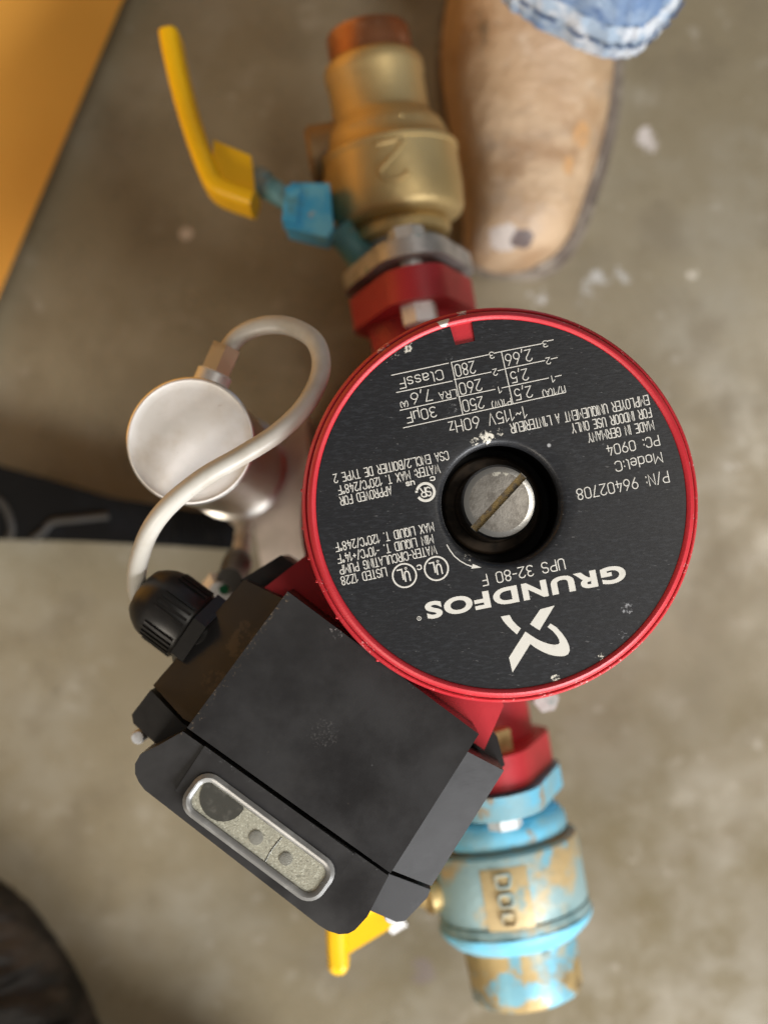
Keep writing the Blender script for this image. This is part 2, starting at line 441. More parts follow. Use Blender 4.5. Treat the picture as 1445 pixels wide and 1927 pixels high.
def clear_mat():
    m = bpy.data.materials.new('clear_plastic')
    m.use_nodes = True
    nt = m.node_tree
    nt.nodes.remove(nt.nodes['Principled BSDF'])
    t, g, x = [nt.nodes.new('ShaderNode' + k) for k in ('BsdfTransparent', 'BsdfGlossy', 'MixShader')]
    t.inputs[0].default_value = (0.94, 0.94, 0.92, 1)
    g.inputs['Roughness'].default_value = 0.12
    x.inputs[0].default_value = 0.07
    nt.links.new(t.outputs[0], x.inputs[1])
    nt.links.new(g.outputs[0], x.inputs[2])
    nt.links.new(x.outputs[0], nt.nodes['Material Output'].inputs[0])
    return m


M['clear'] = clear_mat()

# ------------------------------------------------------------------ the floor
bm = bmesh.new()
bmesh.ops.create_grid(bm, x_segments=8, y_segments=8, size=6.0)
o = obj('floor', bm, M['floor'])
o['kind'] = 'structure'

# ------------------------------------------------------------------ pump axis and shared numbers
ZA = 0.072
T_ = P(778, 497, 0.120)
B_ = P(945, 1492, 0.120)
T0 = Vector((T_.x, T_.y, ZA))
B0 = Vector((B_.x, B_.y, ZA))
AX = (B0 - T0).normalized()
SIDE = Vector((AX.y, -AX.x, 0))                # to the left in the photograph for AX pointing down it
if SIDE.x > 0:
    SIDE = -SIDE
MID = (T0 + B0) / 2
UP = Vector((0, 0, 1))

pump = empty('circulator_pump', PUMP0, 'red circulator pump with a round black name plate on top and a black terminal box', 'pump')

# motor housing: cap with rim, body, square pedestal
bm = bmesh.new()
Mz = Matrix.Translation((DISC.x, DISC.y, 0))
lathe(bm, [(.0205, .2022), (.0573, .2022), (.0574, .2028), (.0578, .2034), (.0586, .2037), (.0594, .2034), (.0600, .2026), (.0603, .2014), (.0603, .2000),
           (.0607, .2000), (.0607, .2008), (.0611, .2010), (.0617, .2003), (.06215, .1980), (.0622, .1905), (.0616, .1893), (.0590, .1885), (.0560, .1875), (.0555, .150), (.056, .125)],
      Mz, 160, cap0=False, cap1=False)
obj('motor_housing', bm, M['red'], pump, 40)
bm = bmesh.new()
pxprism(bm, [(490, 1112), (582, 1040), (700, 930), (900, 1150), (942, 1316), (948, 1328), (911, 1412)], .172, .128, .0012)
obj('box_pedestal', bm, M['red'], pump)
# small casting nibs on the rim
bm = bmesh.new()
for ang in (176, 187, 196, 203, 215, 232):
    c = DISC + Vector((math.cos(R(ang)) * .0622, math.sin(R(ang)) * .0622, -.0065))
    bmesh.ops.create_icosphere(bm, subdivisions=1, radius=.0007, matrix=Matrix.Translation(c))
obj('casting_nib', bm, M['red'], pump)

# cast volute with necks
bm = bmesh.new()
c = MID * 0.5 + Vector((DISC.x, DISC.y, 0)) * 0.5
lathe(bm, [(.030, .0), (.040, .0), (.050, .012), (.056, .040), (.058, .075), (.058, .105), (.064, .108), (.064, .118), (.057, .121), (.057, .127)],
      Matrix.Translation((c.x, c.y, 0)), 72)
for q, s in ((T0, 1), (B0, -1)):
    lathe(bm, [(.0200, .008), (.0200, .030), (.022, .045), (.027, .07)], frame(q, AX * s), 40)
obj('pump_body', bm, M['red_cast'], pump)


def oval(rc, re, off, k=48):
    pts = []
    for i in range(k):
        t = 2 * math.pi * i / k
        pts.append((round(rc * math.cos(t), 7), round(rc * math.sin(t), 7)))
        for s in (1, -1):
            pts.append((round(re * math.cos(t), 7), round(re * math.sin(t) + s * off, 7)))
    return hull2d(pts)


def flange(bm, q, d, thick, rc, re, off, bev=.002):
    pts = [q + SIDE * x + UP * y for x, y in oval(rc, re, off)]
    prism(bm, pts, Vector(d) * thick, bev, 3, 40)


for q, s in ((T0, 1), (B0, -1)):
    bm = bmesh.new()
    flange(bm, q, AX * s, .013, .0262, .0135, .0345, .0022)
    obj('flange', bm, M['red_cast'], pump)


def hexbolt(name, q, axis, r, l, m, parent, shank=0.0, rs=.004, rot=0.0):
    bm = bmesh.new()
    F = frame(q, axis)
    pts = [F @ Vector((r * math.cos(R(60 * i + rot)), r * math.sin(R(60 * i + rot)), 0)) for i in range(6)]
    prism(bm, pts, Vector(axis).normalized() * l, .0008, 2)
    if shank:
        lathe(bm, [(rs, -shank), (rs, .0005)], F, 20)
    return obj(name, bm, m, parent)


for s in (1, -1):
    hexbolt('bolt', T0 + UP * .0345 * s + AX * .0131, AX, .0072, .0075, M['bolt'], pump, .020, .0045, 15)
    hexbolt('bolt', B0 + UP * .0345 * s - AX * .0131, -AX, .0082, .0085, M['goldbolt'], pump, .020, .0045, 10)

hexbolt('bolt', P(1024, 1314, .112), UP, .0050, .006, M['zinc'], pump, .02, .004, 10)
# ------------------------------------------------------------------ name plate with hole and notch
bm = bmesh.new()
NA = math.atan2(*(lambda v: (v.y, v.x))(P(868, 612, ZP) - DISC))     # direction of the notch
HALF = 0.00350 / 0.0574
angs = sorted([2 * math.pi * i / 144 for i in range(144)])
seq = []
for a in [NA + HALF + (2 * math.pi - 2 * HALF) * i / 143 for i in range(144)]:
    seq.append((a, .0573))
seq.append((NA - HALF * 0.999, .0512))
for k in (-.5, 0, .5):
    seq.append((NA + HALF * k, .0512))
seq.append((NA + HALF * 0.999, .0512))
prof = [None, (.0240, ZP), (.0205, ZP), (.0196, ZP - .0002), (.0189, ZP - .0007), (.0185, ZP - .0016), (.0184, ZP - .004), (.0184, ZP - .0055)]
rings = []
for pr in prof:
    ring = []
    for a, ro in seq:
        r, z = (ro, ZP) if pr is None else pr
        if pr is None and ro < .055:
            da = a - NA
            r = .0512 / max(.5, math.cos(da))
        ring.append(bm.verts.new((DISC.x + r * math.cos(a), DISC.y + r * math.sin(a), z)))
    rings.append(ring)
low = [bm.verts.new(v.co - Vector((0, 0, .0005))) for v in rings[0]]
rings = [low] + rings
n = len(seq)
for a, b in zip(rings, rings[1:]):
    for i in range(n):
        j = (i + 1) % n
        bm.faces.new((a[i], a[j], b[j], b[i]))
plate = obj('name_plate', bm, M['plate'], pump, 40)

bm = bmesh.new()
lathe(bm, [(.0184, ZP - .0056), (.0200, ZP - .006), (.0198, .167), (.001, .167)], Mz, 96, cap0=False)
obj('vent_recess', bm, M['black'], pump)
SC = P(939.5, 944.5, .1962)
Ms = Matrix.Translation((SC.x, SC.y, 0))
bm = bmesh.new()
lathe(bm, [(.0165, .1671), (.0165, .1715), (.0158, .172), (.0128, .172), (.0124, .1732)], Ms, 80, cap0=False)
obj('vent_collar', bm, M['cavity'], pump)
# slotted screw: two D-shaped halves on a round base
bm = bmesh.new()
lathe(bm, [(.0119, .171), (.0119, .1932)], Ms, 80, cap0=False)
screw = obj('vent_screw', bm, M['chrome'], pump)
SA = R(47.2)
for half in (0, 1):
    bm = bmesh.new()
    rings = []
    for r, z in ((.0119, .1932), (.0119, .1948), (.0112, .1957), (.0095, .1962)):
        a0 = math.asin(.00125 / r)
        ring = []
        for i in range(41):
            t = a0 + (math.pi - 2 * a0) * i / 40 + SA + half * math.pi
            ring.append(bm.verts.new((SC.x + r * math.cos(t), SC.y + r * math.sin(t), z)))
        rings.append(ring)
    for a, b in zip(rings, rings[1:]):
        for i in range(40):
            f = bm.faces.new((a[i], a[i + 1], b[i + 1], b[i]))
        bm.faces.new((a[40], a[0], b[0], b[40]))
    f = bm.faces.new(rings[-1])
    f.material_index = 1
    obj('screw_face', bm, [M['chrome'], M['steel']], screw, 20)
bm = bmesh.new()
e = Vector((math.cos(SA), math.sin(SA), 0))
nn = Vector((-e.y, e.x, 0))
cc = Vector((SC.x, SC.y, .19325))
prism(bm, [cc + e * .0117 + nn * .00124, cc - e * .0117 + nn * .00124, cc - e * .0117 - nn * .00124, cc + e * .0117 - nn * .00124], (0, 0, .0006))
obj('screw_slot', bm, M['slot'], screw)

# ------------------------------------------------------------------ lettering (stroke font of thin condensed capitals)
G = {}


def arc(cx, cy, rx, ry, a0, a1, k=7):
    return [(cx + rx * math.cos(R(a0 + (a1 - a0) * i / k)), cy + ry * math.sin(R(a0 + (a1 - a0) * i / k))) for i in range(k + 1)]


def box_o(w=3.4, h=7.0, r=1.5):
    return arc(w - r, h - r, r, r, 0, 90, 4) + arc(r, h - r, r, r, 90, 180, 4) + arc(r, r, r, r, 180, 270, 4) + arc(w - r, r, r, r, 270, 360, 4) + [(w, h - r)]


def glyph(ch, adv, *st):
    G[ch] = (adv, st)


w = 3.4
glyph(' ', 2.6)
glyph('A', w, [(0, 0), (1.7, 7), (3.4, 0)], [(.6, 2.2), (2.8, 2.2)])
glyph('B', w, [(0, 0), (0, 7), (2, 7)] + arc(2, 5.3, 1.2, 1.7, 90, -90, 5) + [(0, 3.6)], [(2, 3.6)] + arc(2, 1.8, 1.4, 1.8, 90, -90, 5) + [(0, 0)])
glyph('C', w, [(3.4, 5.4)] + arc(1.9, 5.5, 1.5, 1.5, 0, 90, 4) + arc(1.5, 5.5, 1.5, 1.5, 90, 180, 4) + arc(1.5, 1.5, 1.5, 1.5, 180, 270, 4) + arc(1.9, 1.5, 1.5, 1.5, 270, 360, 4))
glyph('D', w, [(0, 0), (0, 7), (1.8, 7)] + arc(1.8, 5.3, 1.6, 1.7, 90, 0, 4) + arc(1.8, 1.7, 1.6, 1.7, 0, -90, 4) + [(0, 0)])
glyph('E', 3.1, [(3.1, 7), (0, 7), (0, 0), (3.1, 0)], [(0, 3.6), (2.7, 3.6)])
glyph('F', 3.0, [(3.0, 7), (0, 7), (0, 0)], [(0, 3.6), (2.6, 3.6)])
glyph('G', w, [(3.4, 5.5)] + arc(1.9, 5.5, 1.5, 1.5, 0, 90, 4) + arc(1.5, 5.5, 1.5, 1.5, 90, 180, 4) + arc(1.5, 1.5, 1.5, 1.5, 180, 270, 4) + arc(1.9, 1.5, 1.5, 1.5, 270, 360, 4) + [(3.4, 3.4), (1.9, 3.4)])
glyph('H', w, [(0, 0), (0, 7)], [(3.4, 0), (3.4, 7)], [(0, 3.6), (3.4, 3.6)])
glyph('I', 0.2, [(.1, 0), (.1, 7)])
glyph('L', 3.0, [(0, 7), (0, 0), (3.0, 0)])
glyph('M', 4.2, [(0, 0), (0, 7), (2.1, 2.5), (4.2, 7), (4.2, 0)])
glyph('N', w, [(0, 0), (0, 7), (3.4, 0), (3.4, 7)])
glyph('O', w, box_o())
glyph('P', w, [(0, 0), (0, 7), (1.9, 7)] + arc(1.9, 5.2, 1.5, 1.8, 90, -90, 6) + [(0, 3.4)])
glyph('Q', w, box_o(), [(2, 1.8), (3.6, -.2)])
glyph('R', w, [(0, 0), (0, 7), (1.9, 7)] + arc(1.9, 5.2, 1.5, 1.8, 90, -90, 6) + [(0, 3.4)], [(1.8, 3.4), (3.4, 0)])
glyph('S', w, [(3.3, 5.6)] + arc(1.7, 5.4, 1.6, 1.6, 20, 180, 6) + arc(1.6, 5.0, 1.6, 1.4, 190, 265, 3) + arc(1.8, 2.0, 1.6, 1.6, 80, 0, 4) + arc(1.7, 1.6, 1.7, 1.6, 0, -160, 6))
glyph('T', 3.2, [(0, 7), (3.2, 7)], [(1.6, 7), (1.6, 0)])
glyph('U', w, [(0, 7)] + arc(1.5, 1.5, 1.5, 1.5, 180, 270, 4) + arc(1.9, 1.5, 1.5, 1.5, 270, 360, 4) + [(3.4, 7)])
glyph('V', w, [(0, 7), (1.7, 0), (3.4, 7)])
glyph('W', 4.8, [(0, 7), (1.2, 0), (2.4, 5.5), (3.6, 0), (4.8, 7)])
glyph('X', w, [(0, 0), (3.4, 7)], [(0, 7), (3.4, 0)])
glyph('Y', w, [(0, 7), (1.7, 3.4), (3.4, 7)], [(1.7, 3.4), (1.7, 0)])
glyph('Z', 3.2, [(0, 7), (3.2, 7), (0, 0), (3.2, 0)])
glyph('0', w, box_o())
glyph('1', 1.6, [(0, 5.2), (1.5, 7), (1.5, 0)])
glyph('2', w, arc(1.7, 5.3, 1.7, 1.7, 165, -25, 8) + [(0, 0), (3.4, 0)])
glyph('3', w, arc(1.6, 5.3, 1.6, 1.7, 150, -80, 8) + [(1.2, 3.7)], [(1.3, 3.7)] + arc(1.6, 1.85, 1.8, 1.85, 85, -150, 8))
glyph('4', w, [(2.4, 0), (2.4, 4.2)], [(1.6, 7), (0, 1.9), (3.4, 1.9)])
glyph('5', w, [(3.2, 7), (.3, 7), (.1, 3.7)] + arc(1.7, 2.2, 1.7, 2.2, 120, -150, 9))
glyph('6', w, [(2.4, 7), (.5, 3.6)] + arc(1.7, 2.1, 1.7, 2.1, 150, -210, 12))
glyph('7', 3.2, [(0, 7), (3.2, 7), (1.1, 0)])
glyph('8', w, arc(1.7, 5.3, 1.45, 1.7, 0, 360, 12), arc(1.7, 1.8, 1.7, 1.8, 0, 360, 12))
glyph('9', w, [(1.0, 0), (2.9, 3.4)] + arc(1.7, 4.9, 1.7, 2.1, -30, 330, 12))
glyph('a', 2.8, [(.3, 4.3), (1, 4.9), (2, 4.9), (2.7, 4.2), (2.7, 0)], [(2.7, 2.8), (.9, 2.8), (.1, 2.0), (.1, .9), (.8, 0), (1.9, 0), (2.7, .8)])
glyph('c', 2.7, [(2.7, 4.1), (2, 5), (.8, 5), (0, 4.1), (0, .9), (.8, 0), (2, 0), (2.7, .9)])
glyph('d', 2.9, [(2.9, 7), (2.9, 0)], [(2.9, 4.1), (2.1, 5), (.8, 5), (0, 4.1), (0, .9), (.8, 0), (2.1, 0), (2.9, .9)])
glyph('e', 2.8, [(0, 2.6), (2.8, 2.6), (2.8, 4.1), (2, 5), (.8, 5), (0, 4.1), (0, .9), (.8, 0), (2, 0), (2.7, .7)])
glyph('l', 1.0, [(0, 7), (0, .9), (.9, 0)])
glyph('o', 2.9, [(2.9, 2.5), (2.9, 4.1), (2.1, 5), (.8, 5), (0, 4.1), (0, .9), (.8, 0), (2.1, 0), (2.9, .9), (2.9, 2.5)])
glyph('s', 2.6, [(2.5, 4.3), (1.9, 5), (.7, 5), (.1, 4.3), (.1, 3.4), (.7, 2.7), (1.9, 2.5), (2.6, 1.8), (2.6, .7), (1.9, 0), (.6, 0), (0, .8)])
glyph('u', 2.8, [(0, 5), (0, .9), (.8, 0), (1.9, 0), (2.8, .9)], [(2.8, 5), (2.8, 0)])
glyph('z', 2.4, [(0, 5), (2.4, 5), (0, 0), (2.4, 0)])
glyph('µ', 2.8, [(0, 5), (0, -1.8)], [(0, .9), (.8, 0), (1.9, 0), (2.8, .9)], [(2.8, 5), (2.8, 0)])
glyph('.', .3, [(.1, 0), (.1, .5)])
glyph(',', .8, [(.6, .8), (.1, -1.2)])
glyph(':', .3, [(.1, .8), (.1, 1.4)], [(.1, 4.2), (.1, 4.8)])
glyph('/', 2.2, [(0, -.4), (2.2, 7.2)])
glyph('-', 2.0, [(0, 3.4), (2.0, 3.4)])
glyph('+', 2.4, [(0, 3.4), (2.4, 3.4)], [(1.2, 2.0), (1.2, 4.8)])
glyph('~', 2.8, [(0, 3.0), (.7, 4.0), (2.0, 3.0), (2.8, 4.0)])
glyph('°', 1.6, arc(.8, 6.0, .8, 1.0, 0, 360, 8))
glyph("'", .4, [(.2, 7), (.2, 5.4)])
glyph('(', 1.2, [(1.2, 7.4), (.2, 5.6), (.2, 1.2), (1.2, -.6)])
glyph(')', 1.2, [(0, 7.4), (1.0, 5.6), (1.0, 1.2), (0, -.6)])

LAYER = [0]


def ribbon(bm, pts, wd, z, h=4.5e-5):
    """one printed stroke with a faint crown"""
    q = [pts[0]]
    for p in pts[1:]:
        if (p - q[-1]).length > 1e-6:
            q.append(p)
    if len(q) < 2:
        return
    closed = (q[0] - q[-1]).length < 1e-5
    if closed:
        q = q[:-1]
    k = len(q)
    LAYER[0] = (LAYER[0] + 1) % 9
    z += LAYER[0] * 1.5e-6
    rows = []
    for i in range(k):
        if closed:
            a, b = q[i] - q[i - 1], q[(i + 1) % k] - q[i]
        else:
            a = q[i] - q[i - 1] if i else q[1] - q[0]
            b = q[i + 1] - q[i] if i < k - 1 else a
        a, b = a.normalized(), b.normalized()
        na, nb = Vector((-a.y, a.x)), Vector((-b.y, b.x))
        mm = na + nb
        if mm.length < 1e-3:
            mm = na
        mm.normalize()
        ln = min(1.8, 1 / max(.3, mm.dot(na)))
        c = q[i].copy()
        if not closed and i == 0:
            c -= a * wd * .45
        if not closed and i == k - 1:
            c += a * wd * .45
        o_ = mm * (wd / 2 * ln)
        rows.append([bm.verts.new((*(c - o_), z)), bm.verts.new((*c, z + h)), bm.verts.new((*(c + o_), z))])
    rr = rows + rows[:1] if closed else rows
    for a, b in zip(rr, rr[1:]):
        bm.faces.new((a[0], b[0], b[1], a[1]))
        bm.faces.new((a[1], b[1], b[2], a[2]))


ZT = ZP + .00003
MPX = (CAM_H - ZP) / FPX


def zc(reg):
    k, ox, oy = {1: (800 / 1445, 540, 560), 2: (540 / 1445, 720, 600), 3: (320 / 1445, 580, 820), 4: (480 / 1445, 740, 1020)}[reg]
    return lambda x, y: P(ox + x * k, oy + y * k, ZP).to_2d(), k


def write(bm, s, reg, p0, p1, h, wd=2.0, gap=1.35):
    wd *= .9
    f, k = zc(reg)
    a, b = f(*p0), f(*p1)
    e = (b - a).normalized()
    u = Vector((-e.y, e.x))
    tot = sum(G[c][0] for c in s) + gap * (len(s) - 1)
    sx = (b - a).length / tot
    sy = h * k * MPX / 7.0
    x = 0
    for c in s:
        adv, st = G[c]
        for line in st:
            ribbon(bm, [a + e * ((x + px) * sx) + u * (py * sy) for px, py in line], wd * MPX, ZT)
        x += adv + gap


def rule(bm, reg, p0, p1, wd=1.7):
    f, k = zc(reg)
    ribbon(bm, [f(*p0), f(*p1)], wd * MPX, ZT)


def fill(bm, pts, h=.00005):
    prism(bm, [Vector((p.x, p.y, ZT + h)) for p in pts], (0, 0, -h))


# electrical table
bm = bmesh.new()
for l in (((600, 163), (800, 124)), ((828, 111), (858, 104)), ((45, 283), (330, 222)), ((345, 218), (530, 180)), ((560, 172), (592, 165)),
          ((70, 370), (350, 312)), ((360, 305), (545, 267)), ((580, 260), (610, 253)), ((618, 250), (815, 209)), ((848, 201), (878, 194)),
          ((88, 460), (370, 398)), ((383, 392), (565, 354)), ((600, 347), (632, 340)), ((640, 338), (835, 297)), ((868, 290), (898, 283)),
          ((105, 548), (918, 370)), ((345, 218), (403, 478)), ((597, 163), (655, 425))):
    rule(bm, 2, *l)
for s, p0, p1, h in (('ClassF', (297, 254), (78, 303), 50), ('280', (457, 212), (360, 232), 60), ('2,66', (742, 152), (613, 180), 58),
                     ('LRA', (367, 354), (282, 372), 36), ('7,6', (240, 354), (138, 376), 55), ('(A)', (124, 413), (87, 421), 26),
                     ('260', (490, 302), (382, 325), 58), ('2,5', (724, 250), (640, 268), 56), ('30µF', (262, 440), (114, 474), 52),
                     ('250', (500, 390), (399, 411), 58), ('P1(W)', (642, 399), (547, 418), 32), ('2,5', (744, 337), (660, 355), 56),
                     ('I1/1(A)', (915, 337), (802, 361), 32), ('3', (826, 107), (803, 112), 32), ('3', (556, 164), (534, 169), 32), ('2', (572, 250), (553, 254), 32),
                     ('2', (840, 193), (820, 197), 32), ('1', (592, 340), (580, 343), 32), ('1', (860, 284), (848, 287), 32)):
    write(bm, s, 2, p0, p1, h, 2.0 if h > 40 else 1.7)
write(bm, '1~115V 60Hz', 2, (716, 440), (330, 520), 58)
obj('rating_table', bm, M['print'], plate, 60)
bm = bmesh.new()
write(bm, "EMPLOYER UNIQUEMENT A L'INTERIEUR", 2, (1333, 383), (640, 529), 48, 2.0)
write(bm, 'FOR INDOOR USE ONLY', 2, (1345, 448), (948, 530), 46, 2.0)
write(bm, 'MADE IN GERMANY', 2, (1358, 512), (1030, 577), 46, 2.0)
write(bm, 'PC: 0904', 2, (1385, 586), (1124, 640), 50)
write(bm, 'Model:C', 2, (1400, 672), (1166, 720), 50)
write(bm, 'P/N: 96402708', 1, (1292, 590), (982, 652), 37)
obj('serial_text', bm, M['print'], plate, 60)
bm = bmesh.new()
write(bm, 'CSA ENCL.2/BOITIER DE TYPE 2', 3, (1180, 128), (210, 330), 74, 1.9)
write(bm, 'WATER: MAX T. 120°C/248°F', 3, (1106, 242), (247, 430), 72, 1.9)
write(bm, 'APPROVED FOR', 3, (698, 428), (265, 522), 72, 1.9)
obj('approval_text', bm, M['print'], plate, 60)
bm = bmesh.new()
write(bm, 'MAX LIQUID T. 120°C/248°F', 3, (1055, 738), (224, 915), 72, 1.9)
write(bm, 'MIN LIQUID T. -10°C/+14°F', 3, (1050, 840), (242, 1014), 72, 1.9)
write(bm, 'WATER-CIRCULATING PUMP', 3, (1078, 932), (260, 1108), 72, 1.9)
write(bm, 'LISTED 1Z28', 3, (655, 1120), (274, 1200), 72, 1.9)
obj('listing_text', bm, M['print'], plate, 60)
# round certification marks
f3, k3 = zc(3)
EV = Vector((-0.981, -0.196))
UV = Vector((0.196, -0.981))
for cx, cy in ((1088, 1128), (817, 1188)):
    bm = bmesh.new()
    c = f3(cx, cy)
    r = 100 * k3 * MPX
    ribbon(bm, [c + Vector((math.cos(t), math.sin(t))) * r for t in [2 * math.pi * i / 40 for i in range(41)]], 3.0 * MPX, ZT)

    def q(x, y, c=c, r=r):
        return c + EV * (x * r) + UV * (y * r)
    ribbon(bm, [q(-.42, .5), q(-.42, -.05), q(-.36, -.26), q(-.22, -.34), q(-.08, -.26), q(-.02, -.05), q(-.02, .5)], 2.6 * MPX, ZT)
    ribbon(bm, [q(.14, .3), q(.14, -.55), q(.52, -.55)], 2.6 * MPX, ZT)
    ribbon(bm, [q(.18 + .08 * math.cos(R(t)), -.72 + .08 * math.sin(R(t))) if False else q(-.22 + .09 * math.cos(R(t)), -.58 + .09 * math.sin(R(t))) for t in range(0, 361, 45)], 1.2 * MPX, ZT)
    obj('certification_mark', bm, M['print'], plate, 60)
bm = bmesh.new()
c = f3(997, 478)
r = 74 * k3 * MPX
ang0 = math.atan2(EV.y, EV.x)
ribbon(bm, [c + Vector((math.cos(ang0 + R(t)), math.sin(ang0 + R(t)))) * r for t in range(32, 329, 8)], 5.0 * MPX, ZT)
ribbon(bm, [c + EV * (.98 * r) + UV * (-.25 * r), c + EV * (1.05 * r) + UV * (-.25 * r)], 4.0 * MPX, ZT)
for s, x0 in (('S', -.58), ('R', .02)):
    adv, st = G[s]
    for line in st:
        ribbon(bm, [c + EV * ((x0 + px / 3.4 * .5) * r) + UV * ((py / 7 * 1.0 - .5) * r) for px, py in line], 2.4 * MPX, ZT)
write(bm, 'c', 3, (1070, 345), (1035, 352), 42, 2.4)
write(bm, 'us', 3, (897, 382), (830, 396), 42, 2.4)
write(bm, 'c', 3, (955, 1096), (922, 1103), 52, 2.2)
obj('certification_mark', bm, M['print'], plate, 60)
# rotation arrow
bm = bmesh.new()
ribbon(bm, [f3(*p) for p in ((1178, 928), (1205, 975), (1240, 1022), (1290, 1064), (1345, 1095), (1395, 1112))], 1.9 * MPX, ZT)
fill(bm, [f3(1398, 1090), f3(1470, 1120), f3(1384, 1130)])
obj('rotation_arrow', bm, M['print'], plate, 60)
bm = bmesh.new()
write(bm, 'UPS 32-80 F', 4, (962, 93), (497, 190), 60, 2.2)
obj('type_text', bm, M['print'], plate, 60)
# emblem
f4, k4 = zc(4)
bm = bmesh.new()
fill(bm, [f4(*p) for p in ((608, 423), (658, 414), (676, 446), (700, 472), (722, 490), (700, 524), (668, 496), (640, 468), (622, 446))])
fill(bm, [f4(*p) for p in ((832, 382), (913, 360), (828, 501), (774, 466))])
fill(bm, [f4(*p) for p in ((748, 508), (780, 530), (815, 552), (850, 568), (885, 579), (915, 583), (934, 580), (942, 570), (938, 552), (925, 530), (903, 505), (873, 482),
                           (890, 462), (925, 485), (957, 520), (980, 553), (995, 588), (999, 615), (990, 636), (972, 646), (948, 648), (915, 646), (880, 637), (845, 622), (808, 602), (776, 578), (675, 740), (655, 655))])
obj('emblem', bm, M['print'], plate, 60)
# wordmark: heavy wide capitals drawn as outlines
bm = bmesh.new()
tc_ = bpy.data.curves.new('wordmark', 'FONT')
tc_.body = 'GRUNDFOS'
tc_.offset = 0.042
tc_.space_character = 1.12
tc_.resolution_u = 6
to = bpy.data.objects.new('wordmark', tc_)
COL.objects.link(to)
bpy.context.view_layer.update()
me = bpy.data.meshes.new_from_object(to.evaluated_get(bpy.context.evaluated_depsgraph_get()))
bpy.data.objects.remove(to)
bm.from_mesh(me)
bpy.data.meshes.remove(me)
x0, x1 = min(v.co.x for v in bm.verts), max(v.co.x for v in bm.verts)
y0, y1 = min(v.co.y for v in bm.verts), max(v.co.y for v in bm.verts)
a, b = f4(1306, 124), f4(173, 345)
e = (b - a).normalized()
u = Vector((-e.y, e.x))
for v in bm.verts:
    q2 = a + e * ((v.co.x - x0) / (x1 - x0) * (b - a).length) + u * ((v.co.y - y0) / (y1 - y0) * 98 * k4 * MPX)
    v.co = (q2.x, q2.y, ZT + .00003)
c = f4(146, 433)
ribbon(bm, [c + Vector((math.cos(R(t)), math.sin(R(t)))) * 11 * k4 * MPX for t in range(0, 361, 30)], 1.2 * MPX, ZT)
ribbon(bm, [c - UV * 4 * k4 * MPX, c + UV * 4 * k4 * MPX], 1.2 * MPX, ZT)
obj('wordmark', bm, M['print'], plate, 60)

# ------------------------------------------------------------------ terminal box
def slab(bm, pix, z0, bev, seg=3, ang=25):
    top = [P(*p) for p in pix]
    n = sum((a.x * b.y - a.y * b.x) for a, b in zip(top, top[1:] + top[:1]))
    if n < 0:
        top = top[::-1]
    a = [bm.verts.new(p) for p in top]
    b = [bm.verts.new((p.x, p.y, z0)) for p in top]
    bm.faces.new(a)
    bm.faces.new(b[::-1])
    for i in range(len(a)):
        j = (i + 1) % len(a)
        bm.faces.new((a[j], a[i], b[i], b[j]))
    bevel_new(bm, a + b, bev, seg, ang)


bm = bmesh.new()
pxprism(bm, [(352, 1370), (541, 1113), (901, 1382), (735, 1644)], .1965, .125, .0022, 3)
box = obj('terminal_box', bm, M['plastic'], pump)
ZO = .1915
bm = bmesh.new()
slab(bm, [(344, 1377, ZO), (300, 1402, ZO - .001), (264, 1420, ZO - .002), (254, 1438, ZO - .003), (254, 1456, ZO - .003), (261, 1472, ZO - .003), (272, 1487, ZO - .003), (600, 1742, ZO - .003), (618, 1753, ZO - .003),
          (637, 1759, ZO - .003), (655, 1758, ZO - .003), (668, 1751, ZO - .003), (691, 1726, ZO - .002), (731, 1649, ZO)], .130, .0016, 3, 40)
obj('window_panel', bm, M['plastic'], box)
bm = bmesh.new()
slab(bm, [(385, 1404, ZO + .0008), (668, 1608, ZO + .0008), (628, 1664, ZO - .0002), (606, 1690, ZO - .0008), (330, 1489, ZO - .0008), (341, 1472, ZO - .0002)], .186, .0003, 2)
obj('window_surround', bm, M['plastic'], box)


def rrect(c, e, u, hx, hy, r, k=6):
    out = []
    for sx, sy, a0 in ((1, 1, 0), (-1, 1, 90), (-1, -1, 180), (1, -1, 270)):
        for i in range(k + 1):
            t = R(a0 + 90 * i / k)
            out.append(c + e * (sx * (hx - r) + r * math.cos(t)) + u * (sy * (hy - r) + r * math.sin(t)))
    return out


ZW = .1928
wc = P(486, 1577, ZW)
we = (P(640, 1692, ZW) - P(332, 1462, ZW)).normalized()
wu = Vector((-we.y, we.x, 0))
K = (CAM_H - ZW) / FPX
bm = bmesh.new()
ro = rrect(wc, we, wu, 160 * K, 46 * K, 34 * K)
rm = rrect(wc, we, wu, 153 * K, 39 * K, 28 * K)
ri = rrect(wc, we, wu, 145 * K, 31 * K, 20 * K)
rd = rrect(wc, we, wu, 142 * K, 28 * K, 18 * K)
rings = [[bm.verts.new(p + UP * dz) for p in r] for r, dz in ((ro, -.0025), (ro, -.0006), (rm, .0003), (ri, -.0001), (rd, -.0010))]
n = len(ro)
for a, b in zip(rings, rings[1:]):
    for i in range(n):
        bm.faces.new((a[i], a[(i + 1) % n], b[(i + 1) % n], b[i]))
win = obj('window', bm, M['winframe'], box, 50)
bm = bmesh.new()
prism(bm, [p - UP * .0007 for p in rrect(wc, we, wu, 144 * K, 30 * K, 19 * K)], (0, 0, -.001))
obj('pointer_plate', bm, M['frost'], box)
# speed knob seen through the window, lamp lenses, scribed line
def winpt(px, py):
    return P(px, py, ZW - .0007)


